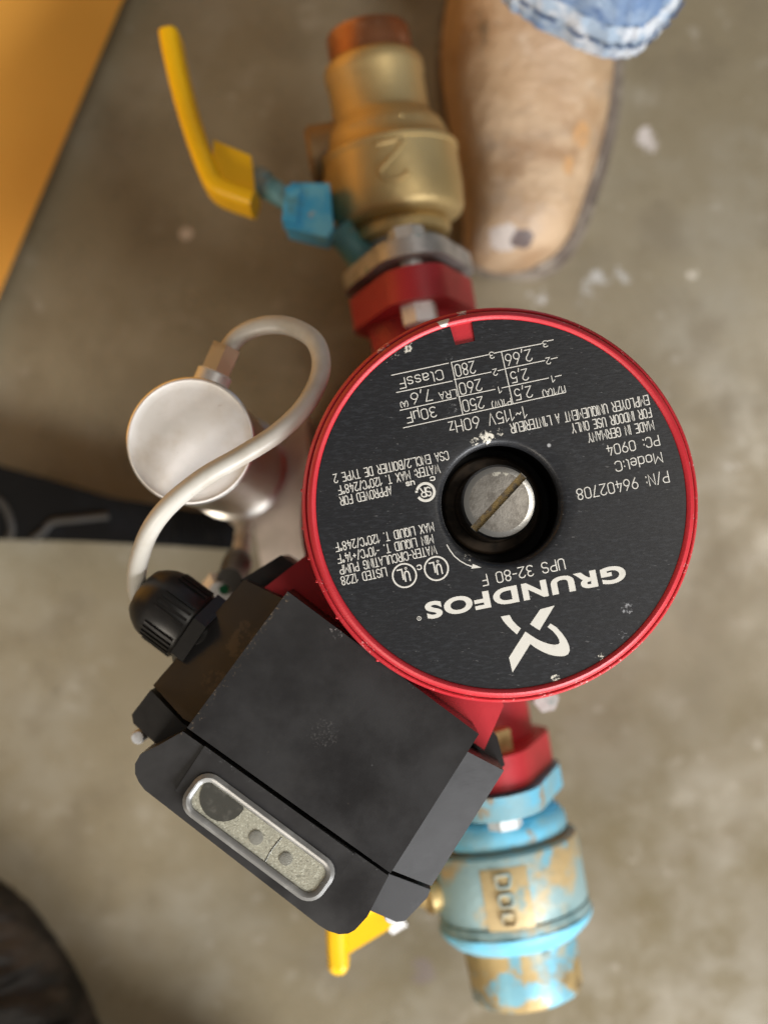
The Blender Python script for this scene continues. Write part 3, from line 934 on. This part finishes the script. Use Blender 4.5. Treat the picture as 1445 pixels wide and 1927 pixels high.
bm = bmesh.new()
c = winpt(420, 1502)
pts = []
for i in range(25):
    t = R(360 * i / 24)
    d = c + Vector((math.cos(t), math.sin(t), 0)) * 44 * K
    y = (d - wc).dot(wu)
    lim = 28 * K
    if y > lim:
        d -= wu * (y - lim)
    if y < -lim:
        d -= wu * (y + lim)
    pts.append(d)
prism(bm, pts[:-1], (0, 0, .00025))
obj('speed_knob', bm, M['knob'], box)
for px, py, r, m in ((482, 1577, 13.5, 'led'), (538, 1617, 12.5, 'led')):
    bm = bmesh.new()
    lathe(bm, [(r * K, 0), (r * K, .0003), (r * K * .8, .00045)], Matrix.Translation(winpt(px, py)), 28)
    obj('indicator_lens', bm, M[m], box)
bm = bmesh.new()
tube(bm, [winpt(530, 1577), winpt(517, 1592), winpt(507, 1607), winpt(499, 1622)], .00022, 8, 4)
obj('scribed_line', bm, M['knob'], box)
bm = bmesh.new()
prism(bm, [p - UP * .00005 for p in rrect(wc, we, wu, 145 * K, 31 * K, 20 * K)], (0, 0, -.0002))
obj('window_pane', bm, M['clear'], box)
# side shelves and ears
for nm, pix in (('side_shelf', [(288, 1290, .1745), (459, 1091, .1745), (580, 1150, .1915), (430, 1400, .1915), (345, 1353, .1872)]),
                ('side_shelf', [(948, 1451, .1850), (870, 1410, .1895), (700, 1620, .1895), (733, 1637, .1888), (812, 1668, .1850)]),
                ('screw_ear', [(283, 1299, .1735), (248, 1345, .1725), (251, 1362, .1725), (306, 1412, .1755), (390, 1390, .1830), (343, 1361, .1830)]),
                ('screw_ear', [(731, 1645, .1800), (690, 1640, .1808), (686, 1710, .1790), (746, 1736, .1768), (762, 1734, .1768), (804, 1690, .1770), (810, 1675, .1775)])):
    bm = bmesh.new()
    slab(bm, pix, .130, .0012 if nm == 'side_shelf' else .0018)
    obj(nm, bm, M['plastic'], box, 28)
bm = bmesh.new()
pxprism(bm, [(452, 1092), (528, 1045), (566, 1070), (640, 1130), (935, 1385), (950, 1440), (940, 1450), (700, 1500), (480, 1150)], .1640, .125, .0012, 2)
obj('box_base', bm, M['plastic_dark'], box)
for px, py in ((262, 1386), (736, 1722)):
    bm = bmesh.new()
    q0 = P(px, py, .160)
    lathe(bm, [(.0024, -.03), (.0024, .002), (.002, .003)], Matrix.Translation(q0), 24)
    obj('cover_screw', bm, M['bolt'], box)

# cable gland
U3 = (P(400, 1240, .165) - P(300, 1167.5, .165)).normalized()
gax = (-U3 + Vector((0, 0, -.08))).normalized()
g0 = P(372, 1186, .166)
Fg = frame(g0, gax)
gland = bpy.data.objects.new('cable_gland', None)
bm = bmesh.new()
lathe(bm, [(.0098, -.006), (.0098, .0015), (.0118, .0015), (.0125, .0025), (.0127, .0155), (.0122, .0175), (.0105, .0205), (.0085, .0228), (.0055, .0238), (.0045, .0228), (.0045, .018)], Fg, 48, cap1=True)
gl = obj('cable_gland', bm, M['plastic_dark'], pump)
bm = bmesh.new()
prism(bm, [Fg @ Vector((.0145 * math.cos(R(60 * i + 18)), .0145 * math.sin(R(60 * i + 18)), -.004)) for i in range(6)], gax * .005, .0008)
obj('hex_collar', bm, M['plastic_dark'], gl)
bm = bmesh.new()
for i in range(36):
    if i % 6 in (4, 5):
        continue
    t = R(10 * i)
    c0 = Fg @ Vector((.0126 * math.cos(t), .0126 * math.sin(t), .0028))
    rad = (Fg.to_3x3() @ Vector((math.cos(t), math.sin(t), 0)))
    tan = gax.cross(rad)
    prism(bm, [c0 + tan * .0005 - rad * .001, c0 - tan * .0005 - rad * .001, c0 - tan * .0004 + rad * .0007, c0 + tan * .0004 + rad * .0007], gax * .0115)
obj('grip_ribs', bm, M['plastic_dark'], gl)

# ------------------------------------------------------------------ capacitor, its cable and bracket
CZ = .178
cc = P(358, 830, CZ)
cap = empty('capacitor', (cc.x, cc.y, .0), 'silver cylindrical capacitor with a round pale lid standing left of the pump', 'capacitor')
bm = bmesh.new()
RC = 122 * (CAM_H - CZ) / FPX
Mc = Matrix.Translation((cc.x, cc.y, 0))
lathe(bm, [(RC - .001, .060), (RC + .0012, .0605), (RC + .0012, .066), (RC - .0004, .067), (RC - .0004, CZ - .005), (RC, CZ - .003), (RC, CZ - .0006), (RC - .0006, CZ)], Mc, 96, cap1=False)
obj('can', bm, M['alu'], cap, 40)
bm = bmesh.new()
lathe(bm, [(RC - .0005, CZ), (RC - .0011, CZ + .0003), (RC - .0018, CZ - .0002), (RC - .004, CZ - .0003)], Mc, 96, cap0=False)
obj('lid', bm, M['cap_top'], cap, 50)
gd = (P(426, 655, .160) - P(395, 725, .160)).normalized()
gq = P(397, 720, .163)
bm = bmesh.new()
lathe(bm, [(.0062, -.004), (.0062, .0035), (.0055, .004)], frame(gq, gd), 32)
st = obj('cable_fitting', bm, M['bolt'], cap)
bm = bmesh.new()
Fn = frame(gq + gd * .004, gd)
prism(bm, [Fn @ Vector((.0056 * math.cos(R(60 * i + 8)), .0056 * math.sin(R(60 * i + 8)), 0)) for i in range(6)], gd * .0095, .0006)
obj('hex_nut', bm, M['brassy'], st)

cab = empty('power_cable', P(590, 700, 0), 'pale grey cable looping from the capacitor over to the black cable gland', 'cable')
bm = bmesh.new()
cp = [(298, 1160, .1595), (272, 1142, .158), (257, 1105, .162), (263, 1050, .172), (284, 995, .181), (322, 947, .187), (385, 897, .1905), (455, 857, .191),
      (525, 812, .190), (578, 757, .186), (604, 695, .180), (593, 643, .176), (549, 615, .172), (498, 612, .169), (452, 630, .166), (424, 664, .163), (412, 690, .162)]
tube(bm, [P(*p) for p in cp], .0032, 24, 8)
obj('sheath', bm, M['cable'], cab)

br = empty('mounting_bracket', P(530, 1000, 0), 'beige metal strap under the capacitor reaching towards the pump', 'bracket')
bm = bmesh.new()
pxprism(bm, [(474, 968), (505, 900), (548, 800), (574, 765), (585, 900), (590, 1080), (500, 1110)], .058, .054, .0008)
obj('strap_plate', bm, M['galv'], br)
bm = bmesh.new()
c = Vector((cc.x, cc.y, .052))
pxprism(bm, [(360, 900), (440, 790), (520, 850), (520, 960), (440, 990)], .0595, .056, .0008)
obj('saddle', bm, M['galv'], br)
bm = bmesh.new()
pxprism(bm, [(505, 905), (560, 780), (574, 772), (585, 900)], .0538, .0, .0008)
obj('foot', bm, M['galv'], br)

cn = empty('flexible_conduit', P(455, 1010, 0), 'short braided grey conduit with a metal end fitting behind the terminal box', 'conduit')
bm = bmesh.new()
tube(bm, [P(470, 930, .045), P(462, 975, .055), P(457, 1020, .068), P(449, 1062, .085), P(440, 1090, .100)], .0036, 20, 14, lambda t: .0035 + .00035 * math.sin(t * 150))
obj('braided_sleeve', bm, M['braid'], cn)
F0 = P(448, 1058, .088)
F1 = P(425, 1108, .128)
bm = bmesh.new()
fa = (F1 - F0).normalized()
lathe(bm, [(.0052, 0), (.0060, .001), (.0060, .010), (.0052, .012), (.0052, .03)], frame(F0, fa), 24)
obj('ferrule', bm, M['knob'], cn)
bm = bmesh.new()
q0 = P(408, 1098, .11)
prism(bm, [frame(q0, (0.3, -.6, .7)) @ Vector((.0062 * math.cos(R(60 * i)), .0062 * math.sin(R(60 * i)), 0)) for i in range(6)], Vector((0.3, -.6, .7)).normalized() * .006, .0006)
obj('ring_nut', bm, M['bolt'], cn)
bm = bmesh.new()
lathe(bm, [(.0018, -.004), (.0018, .001)], frame(P(422, 1110, .134), (0, 0, 1)), 16)
obj('green_dot', bm, M['green'], cn)

# ------------------------------------------------------------------ brass ball valve (top of the photograph)
def along(q, d, y, x, z):
    return (P(x, y, z) - q).dot(d)


DT = -AX
bv = empty('ball_valve', Vector((T0.x, T0.y, 0)) + DT * .05, 'clean brass ball valve with a copper pipe stub and a long yellow lever', 'valve', 'ball valves on the pump flanges')
scale_a = (CAM_H - ZA) / FPX


def vprofile(q, d, rows, xs):
    out = []
    for y, half in rows:
        r = half * scale_a
        x = xs(y)
        z = ZA + r * .95
        out.append((r, along(q, d, y, x, z)))
    return out


def ordered(pr):
    o_ = [pr[0]]
    for r, s in pr[1:]:
        o_.append((r, max(s, o_[-1][1] + 1e-5)))
    return o_


xs_t = lambda y: 772 + (y - 552) * .168
rows = [(440, 62), (436, 80), (432, 80), (428, 92), (422, 95), (408, 95), (404, 91), (402, 86), (399, 98), (392, 110), (384, 121), (372, 127), (330, 131), (262, 131), (259, 134), (251, 134), (248, 124), (228, 119), (212, 112), (203, 101), (196, 94), (190, 92), (120, 92), (112, 95), (92, 95), (87, 92), (84, 84)]
bm = bmesh.new()
lathe(bm, ordered(vprofile(T0, DT, rows, xs_t)), frame(T0, DT), 96)
vb = obj('valve_body', bm, M['brass'], bv, 50)
bm = bmesh.new()
pr = ordered(vprofile(T0, DT, [(86, 80), (34, 80), (30, 77)], xs_t))
lathe(bm, pr + [(pr[-1][0] - .002, pr[-1][1]), (pr[-1][0] - .002, pr[0][1])], frame(T0, DT), 72)
obj('copper_pipe', bm, M['copper'], bv)
# stem bonnet on the left flank, two casting lugs
bm = bmesh.new()
q0 = T0 + DT * along(T0, DT, 225, 722, .1)
lathe(bm, [(.0125, .020), (.0125, .0315), (.0105, .0335)], frame(q0, SIDE), 32)
obj('stem_bonnet', bm, M['oldbrass'], bv)


def emboss(bm, ch, ctr, e, u, sx, sy, r):
    adv, st = G[ch]
    for line in st:
        tube(bm, [ctr + e * ((px - adv / 2) * sx) + u * ((py - 3.5) * sy) for px, py in line], r, 8, 2)


rb = 131 * scale_a
ctr = T0 + DT * along(T0, DT, 307, 738, .098) + UP * (rb - .0004)
bm = bmesh.new()
e_ = SIDE
u_ = AX
emboss(bm, '2', ctr, e_, u_, .0115 / 3.4, .0150 / 7, .0011)
obj('raised_numeral', bm, M['brass'], bv)
bm = bmesh.new()
rs_ = 116 * scale_a
sb = along(T0, DT, 228, 722, .1)
for k_, ch in enumerate('IIOIIIIIO'):
    t = R(-30 + 7.5 * k_) + math.pi / 2
    c = T0 + DT * sb + SIDE * (-math.cos(t) * rs_) + UP * (math.sin(t) * rs_)
    emboss(bm, ch, c, (SIDE * (math.sin(t)) + UP * math.cos(t)), u_, .0024 / 3.4, .0050 / 7, .0006)
obj('raised_letters', bm, M['brass'], bv)
# flange plate and union towards the pump
bm = bmesh.new()
flange(bm, T0 + DT * .004, DT, .007, .0275, .0150, .0345, .0015)
lathe(bm, [(.016, .010), (.016, .030)], frame(T0, DT), 40)
obj('flange_plate', bm, M['zinc'], bv)
for s in (1, -1):
    hexbolt('flange_nut', T0 + DT * .0112 + UP * .0345 * s, DT, .0072, .0065, M['bolt'], bv, .016, .0042, 20)
# stem towards the lever
bm = bmesh.new()
p0, p1, p2 = P(686, 492, .078), P(632, 428, .084), P(545, 368, .090)
tube(bm, [p0, (p0 + p1) / 2, p1], .0062, 20, 5, lambda t: .0078 - .002 * math.sin(t * 3))
sd = (p2 - p1).normalized()
obj('stem', bm, M['teal'], bv)
bm = bmesh.new()
cb = P(582, 386, .090)
fx = Vector((sd.x, sd.y, 0)).normalized()
fy = Vector((-fx.y, fx.x, 0))
bd = (P(625, 380, .098) - P(548, 372, .098)).normalized()
bp = Vector((-bd.y, bd.x, 0))
cb = P(585, 392, .098)
k_ = (CAM_H - .098) / FPX
prism(bm, [cb + bd * (x * k_) + bp * (y * k_) for x, y in ((-44, -40), (-44, 46), (30, 52), (46, -34), (36, -52))], (0, 0, -.018), .0040, 5, 15)
vs_ = [v for v in bm.verts]
prism(bm, [cb + bd * (x * k_) + bp * (y * k_) + UP * .0012 for x, y in ((-52, -30), (-52, 36), (-24, 38), (-24, -34))], (0, 0, -.014), .0015, 3)
obj('stem_cap', bm, M['bluecap'], bv, 60)
bm = bmesh.new()
qa, qb = P(474, 334, .088), P(548, 378, .088)
lathe(bm, [(.0050, 0), (.0062, .0015), (.0062, .006), (.0048, .0065), (.0048, (qb - qa).length)], frame(qa, qb - qa), 32)
obj('stem_washer', bm, M['teal'], bv)


def lever(parent, arm, leg, z, h, half_arm, half_leg, zl):
    """bent strip lever: arm seen on edge, then a flat leg"""
    bm = bmesh.new()
    q = catmull([P(x, y, z) for x, y in arm], 6)
    rings = []
    for i, c in enumerate(q):
        t = (q[min(i + 1, len(q) - 1)] - q[max(i - 1, 0)]).normalized()
        s = Vector((-t.y, t.x, 0)).normalized()
        e2 = min(1, min(i, len(q) - 1 - i) / 2.0 * .5 + .55) if i < 3 else 1
        w_ = half_arm * e2
        ring = []
        for k in range(24):
            a = 2 * math.pi * k / 24
            cx, cz = math.cos(a), math.sin(a)
            px_ = abs(cx) ** .5 * (1 if cx > 0 else -1) * w_
            pz_ = abs(cz) ** .5 * (1 if cz > 0 else -1) * h / 2 * e2
            ring.append(c + s * px_ + UP * (pz_ - h / 2))
        rings.append(ring)
    loft(bm, rings)
    return bm


bm = lever(None, [(311, 36), (318, 80), (338, 165), (362, 245), (386, 310), (402, 338), (428, 352), (474, 368)], None, .105, .024, .0041, 0, 0)
lv = obj('lever', bm, M['yellow'], bv, 50)
bm = bmesh.new()
prism(bm, [P(398, 332, .0985), P(402, 262, .0985), P(472, 292, .0985), P(480, 366, .0985), P(430, 352, .0985)], (0, 0, -.004), .0012, 2)
obj('lever_foot', bm, M['yellow'], lv)

# ------------------------------------------------------------------ blue painted ball valve (bottom)
DB = AX
bl = empty('ball_valve', Vector((B0.x, B0.y, 0)) + DB * .05, 'ball valve in flaking blue paint over brass with a short yellow lever', 'valve', 'ball valves on the pump flanges')
xs_b = lambda y: 922 + (y - 1447) * .168
bm = bmesh.new()
flange(bm, B0 + DB * .0012, DB, .009, .0285, .0165, .0345, .003)
obj('flange_plate', bm, M['cyan'], bl)
bm = bmesh.new()
rows = [(1545, 62), (1552, 100), (1556, 112), (1572, 120), (1590, 121), (1600, 120), (1604, 112), (1610, 128), (1616, 136), (1640, 139), (1742, 139), (1746, 136), (1749, 140), (1770, 141), (1778, 139), (1786, 131), (1795, 118), (1798, 100)]
lathe(bm, [(.020, .008)] + [k for k in ordered(vprofile(B0, DB, rows, xs_b)) if k[1] > .009], frame(B0, DB), 96)
obj('valve_body', bm, M['blue_brass'], bl, 50)
bm = bmesh.new()
lathe(bm, ordered(vprofile(B0, DB, [(1790, 100), (1798, 106), (1806, 105), (1850, 104), (1897, 102), (1904, 99), (1905, 90)], xs_b)), frame(B0, DB), 96, rough=.0003)
obj('pipe_stub', bm, M['stub'], bl, 50)
for nm_, rw in (('collar_ring', [(1553, 100), (1557, 113), (1573, 121.5), (1590, 122.5), (1599, 120.5), (1602, 112)]), ('end_band', [(1766, 139), (1769, 143), (1779, 141), (1787, 133), (1796, 120), (1798, 112)])):
    bm = bmesh.new()
    lathe(bm, ordered(vprofile(B0, DB, rw, xs_b)), frame(B0, DB), 96, rough=.0005)
    obj(nm_, bm, M['cyan'], bl, 50)
bm = bmesh.new()
rb = 139 * scale_a
sm = along(B0, DB, 1690, 955, .1)
pts = []
for i in range(9):
    t = R(-24 + 34 * i / 8) + math.pi / 2
    pts.append((t, rb + .0003))
lo, hi = sm - .0125, sm + .0125
rings = []
for s in (lo, lo + .001, hi - .001, hi):
    k = .0006 if s in (lo, hi) else 0
    rings.append([B0 + DB * s + SIDE * (math.cos(t) * (r - k)) + UP * (math.sin(t) * (r - k)) for t, r in pts])
vr = [[bm.verts.new(p) for p in r] for r in rings]
for a, b in zip(vr, vr[1:]):
    for i in range(8):
        bm.faces.new((a[i], a[i + 1], b[i + 1], b[i]))
obj('raised_panel', bm, M['goldbolt'] if False else mat('bare_ochre_metal', (0.52, 0.39, 0.19), 0.5, 0.15, layers=[((0.36, 0.26, 0.12), 60, .45, .68, .8), ((0.23, 0.34, 0.33), 45, .54, .62, .9), ((.12, .09, .07), 75, .64, .72, .8)], bump=[(300, .3, .0005)]), bl)
bm = bmesh.new()
ee, uu = DB, SIDE
for k, ch in enumerate(('D', 'O', 'O')):
    t = R(-8) + math.pi / 2
    c = B0 + DB * (sm + (k - 1) * .0075) + SIDE * (math.cos(t) * (rb + .0008)) + UP * (math.sin(t) * (rb + .0008))
    emboss(bm, ch, c, DB, -SIDE, .0048 / 3.4, .0055 / 7, .0006)
obj('raised_letters', bm, M['blue_brass'], bl)
bm = bmesh.new()
q0 = B0 + DB * along(B0, DB, 1675, 960, .1)
lathe(bm, [(.010, .024), (.010, .036), (.0085, .039)], frame(q0, SIDE), 32)
obj('stem', bm, M['goldbolt'], bl)
for s in (1, -1):
    hexbolt('flange_nut', B0 + DB * .0104 + UP * .0345 * s, DB, .0068, .006, M['bolt'], bl, 0, .004, 20)
bm = lever(None, [(637, 1843), (634, 1800), (632, 1760), (634, 1735), (655, 1722), (700, 1700), (735, 1680)], None, .100, .018, .0042, 0, 0)
lv = obj('lever', bm, M['yellow'], bl, 50)
bm = bmesh.new()
prism(bm, [P(640, 1740, .0975), P(655, 1797, .0975), P(735, 1748, .0975), P(742, 1700, .0975), P(690, 1690, .0975)], (0, 0, -.004), .0012, 2)
obj('lever_foot', bm, M['yellow'], lv)
hexbolt('lever_nut', P(728, 1738, .090), (P(780, 1715, .09) - P(740, 1738, .09)), .0050, .007, M['zinc'], bl, 0)
bm = bmesh.new()
a_, b_ = P(800, 1690, .080), P(880, 1650, .072)
tube(bm, [a_, (a_ + b_) / 2, b_], .0075, 24, 4)
obj('lever_stem', bm, M['goldbolt'], bl)

# ------------------------------------------------------------------ person: boot and trouser leg
per = empty('person', P(1000, 100, 0), 'person in blue jeans standing in a scuffed tan leather boot beside the brass valve', 'person')
spine = [(506, 952, 30, .022), (500, 954, 52, .032), (485, 959, 76, .041), (462, 966, 92, .047), (430, 975, 102, .052), (380, 982, 113, .055), (310, 990, 128, .058), (240, 991, 145, .063), (170, 990, 156, .072),
         (100, 990, 160, .084), (30, 996, 158, .098), (-40, 1004, 150, .112), (-110, 1012, 146, .118), (-190, 1020, 140, .116), (-260, 1026, 120, .105), (-300, 1030, 80, .08)]
bm = bmesh.new()
rings = []
for y, x, hw, ht in spine:
    zz = .022
    a = P(x - hw, y, zz)
    b = P(x + hw, y, zz)
    c = (a + b) / 2
    hx = (b - a) / 2
    ring = []
    for k in range(40):
        t = 2 * math.pi * k / 40
        cx, cz = math.cos(t), math.sin(t)
        sx = abs(cx) ** .8 * (1 if cx > 0 else -1)
        if cz >= 0:
            z = .022 + (ht - .022) * cz ** .75
            wob = 1 - .10 * cz
        else:
            z = .022 + .010 * cz
            wob = 1.0
        p = c + hx * (sx * wob)
        p.z = z
        d = noise.noise(Vector((p.x * 20, p.y * 42, 1))) * .0022 + noise.noise(p * 110) * .0007 - .0016 * math.exp(-((y - 318 - .12 * (p.x - c.x) * 4000) / 9) ** 2)
        if cz > 0:
            p.z += d
        ring.append(p)
    rings.append(ring)
loft(bm, rings)
bmesh.ops.recalc_face_normals(bm, faces=bm.faces)
bmesh.ops.subdivide_edges(bm, edges=bm.edges, cuts=1, use_grid_fill=True, smooth=0.6)
boot = obj('boot', bm, M['leather'], per, 80)
bm = bmesh.new()
left = [P(x - hw * 1.04 - 3, y + 3, .012) for y, x, hw, h in spine]
right = [P(x + hw * 1.03 + 20, y + 12, .012) for y, x, hw, h in spine]
prism(bm, left[::-1] + right, (0, 0, .0105), .003, 2)
bmesh.ops.translate(bm, verts=bm.verts, vec=(0, 0, -.0118))
obj('sole', bm, M['sole'], boot)
bm = bmesh.new()
tube(bm, [P(x + hw * 1.02 + 2, y + 3, .0225) for y, x, hw, h in spine[1:12]], .0016, 8, 4)
obj('welt', bm, M['sole'], boot)


def cuff(z, cx, cy, hu, hv, ruck=0.0, k=96, ph=0):
    cth, sth = math.cos(R(28)), math.sin(R(28))
    out = []
    for i in range(k):
        t = 2 * math.pi * i / k
        a, b = math.cos(t), math.sin(t)
        ex = .62
        uu = abs(a) ** ex * (1 if a > 0 else -1) * hu
        vv = abs(b) ** ex * (1 if b > 0 else -1) * hv
        m_ = 1 + ruck * (noise.noise(Vector((a * 9, b * 9, ph))) + .6 * noise.noise(Vector((a * 22, b * 22, ph + 4))))
        out.append(P(cx + (uu * cth - vv * sth) * m_, cy + (uu * sth + vv * cth) * m_, z))
    return out


bm = bmesh.new()
ctr0 = P(1108, -66, .095)
rings = []
for i, (dz, dy, hu, hv, rk) in enumerate(((.0, 0, 166, 128, .03), (.012, .002, 174, 135, .035), (.030, .006, 172, 136, .05), (.05, .012, 178, 142, .06), (.08, .02, 186, 148, .06), (.14, .036, 200, 160, .05), (.22, .05, 220, 180, .05), (.33, .06, 250, 210, .04))):
    base = cuff(.095, 1108, -66, hu, hv, rk, ph=i * .35)
    rings.append([p + Vector((.0, dy, dz)) for p in base])
loft(bm, rings, False, True)
leg = obj('trouser_leg', bm, M['denim'], per, 80)
bm = bmesh.new()
rings = []
for i, (dz, hu, hv, rk) in enumerate(((.002, 160, 122, .03), (-.003, 168, 130, .035), (-.004, 176, 138, .04), (.004, 181, 142, .045), (.012, 182, 143, .045), (.015, 178, 139, .045), (.0165, 170, 132, .04))):
    base = cuff(.095, 1108, -66, hu, hv, rk, k=160, ph=2 + i * .12)
    rings.append([p + Vector((0, dz * .12, dz)) for p in base])
loft(bm, rings, False, False)
obj('hem', bm, M['hem'], leg, 80)
bm = bmesh.new()
base = cuff(.095, 1108, -66, 184, 145, .045, k=160, ph=2.5)
for i in range(0, 160):
    if i % 4 == 3:
        continue
    a, b = base[i] + UP * .0095, base[(i + 1) % 160] + UP * .0095
    tube(bm, [a, (a + b) / 2, b], .0006, 6, 2)
obj('hem_stitching', bm, M['thread'], leg)

# ------------------------------------------------------------------ orange panel, black bar, dark bundle
op = empty('machine_cabinet', P(0, 200, 0), 'orange painted steel machine cabinet standing on the concrete at the upper left', 'cabinet')
bm = bmesh.new()
pa, pb = P(240, -5, .004), P(-2, 570, .004)
wv = (pb - pa).normalized()
wn = Vector((wv.y, -wv.x, 0))
if wn.x > 0:
    wn = -wn
v_ = prism(bm, [pa - wv * .5, pb + wv * .10, pb + wv * .10 + wn * .4, pa - wv * .5 + wn * .4], (0, 0, .34))
for q_ in bm.verts:
    if q_.co.z > .1:
        q_.co += wn * .22
bevel_new(bm, v_, .003, 3)
bmesh.ops.translate(bm, verts=bm.verts, vec=(0, 0, .004))
obj('cabinet_side', bm, M['orange'], op)
bm = bmesh.new()
prism(bm, [pa - wv * .49 + wn * .004, pb + wv * .09 + wn * .004, pb + wv * .09 + wn * .39, pa - wv * .49 + wn * .39], (0, 0, .0045))
obj('plinth', bm, M['rubber'], op)

bb = empty('plastic_bar', P(200, 980, 0), 'tapering black bar lying on the floor behind the capacitor', 'bar')
bm = bmesh.new()
pxprism(bm, [(-120, 845), (60, 893), (200, 935), (330, 955), (450, 972), (448, 1036), (330, 1028), (150, 1019), (-120, 1012)], .024, .0, .008, 5)
obj('bar_body', bm, M['rubber'], bb)
bm = bmesh.new()
tube(bm, [P(60, 1016, .0240), P(82, 1000, .0240), P(100, 982, .0240), P(150, 976, .0240), P(205, 970, .0240)], .0018, 8, 5)
tube(bm, [P(-8, 936, .0240), P(6, 948, .0240), P(18, 972, .0240), P(23, 995, .0240), P(18, 1014, .0240)], .0018, 8, 5)
obj('raised_ridge', bm, M['rubber_edge'], bb)
bm = bmesh.new()
for i in range(9):
    x = 330 + i * 12
    tube(bm, [P(x, 965 + i * 1.2, .0240), P(x + 3, 995, .0244), P(x, 1022, .0240)], .0012, 8, 3)
obj('grip_ridges', bm, M['rubber'], bb)

db = empty('dark_bundle', P(60, 1850, 0), 'dark crumpled plastic bundle at the lower left corner, with an unseen hump added for shade', 'bundle')
bm = bmesh.new()
nx, ny = 220, 200
c0 = P(-165, 2030, 0)
c1 = P(330, 2190, 0)  # unseen tall hump, added out of frame to shade the floor
grid = {}
for i in range(nx):
    for j in range(ny):
        x = c0.x - .14 + i / (nx - 1) * .34
        y = c0.y - .20 + j / (ny - 1) * .34
        hgt = -.004
        for cc_, ax_, ay_, hh in ((c0, .092, .102, .052), (c1, .080, .058, .17)):
            d = Vector(((x - cc_.x) / ax_, (y - cc_.y) / ay_))
            rr = max(0.0, d.length + .06 * noise.noise(Vector((x * 18, y * 18, 3))))
            if rr < 1:
                hgt = max(hgt, hh * (1 - rr ** 2.6) ** .5)
        cr = noise.noise(Vector((x * 18, y * 62, 0))) * .010 + noise.noise(Vector((x * 50, y * 170, 5))) * .005
        z = hgt + (cr * min(1, max(0, hgt) / .02))
        grid[i, j] = bm.verts.new((x, y, z))
for i in range(nx - 1):
    for j in range(ny - 1):
        q = (grid[i, j], grid[i + 1, j], grid[i + 1, j + 1], grid[i, j + 1])
        if max(v.co.z for v in q) > -.0035:
            bm.faces.new(q)
for v in [v for v in bm.verts if not v.link_faces]:
    bm.verts.remove(v)
obj('film_with_shade_hump', bm, M['tarp'], db, 80)
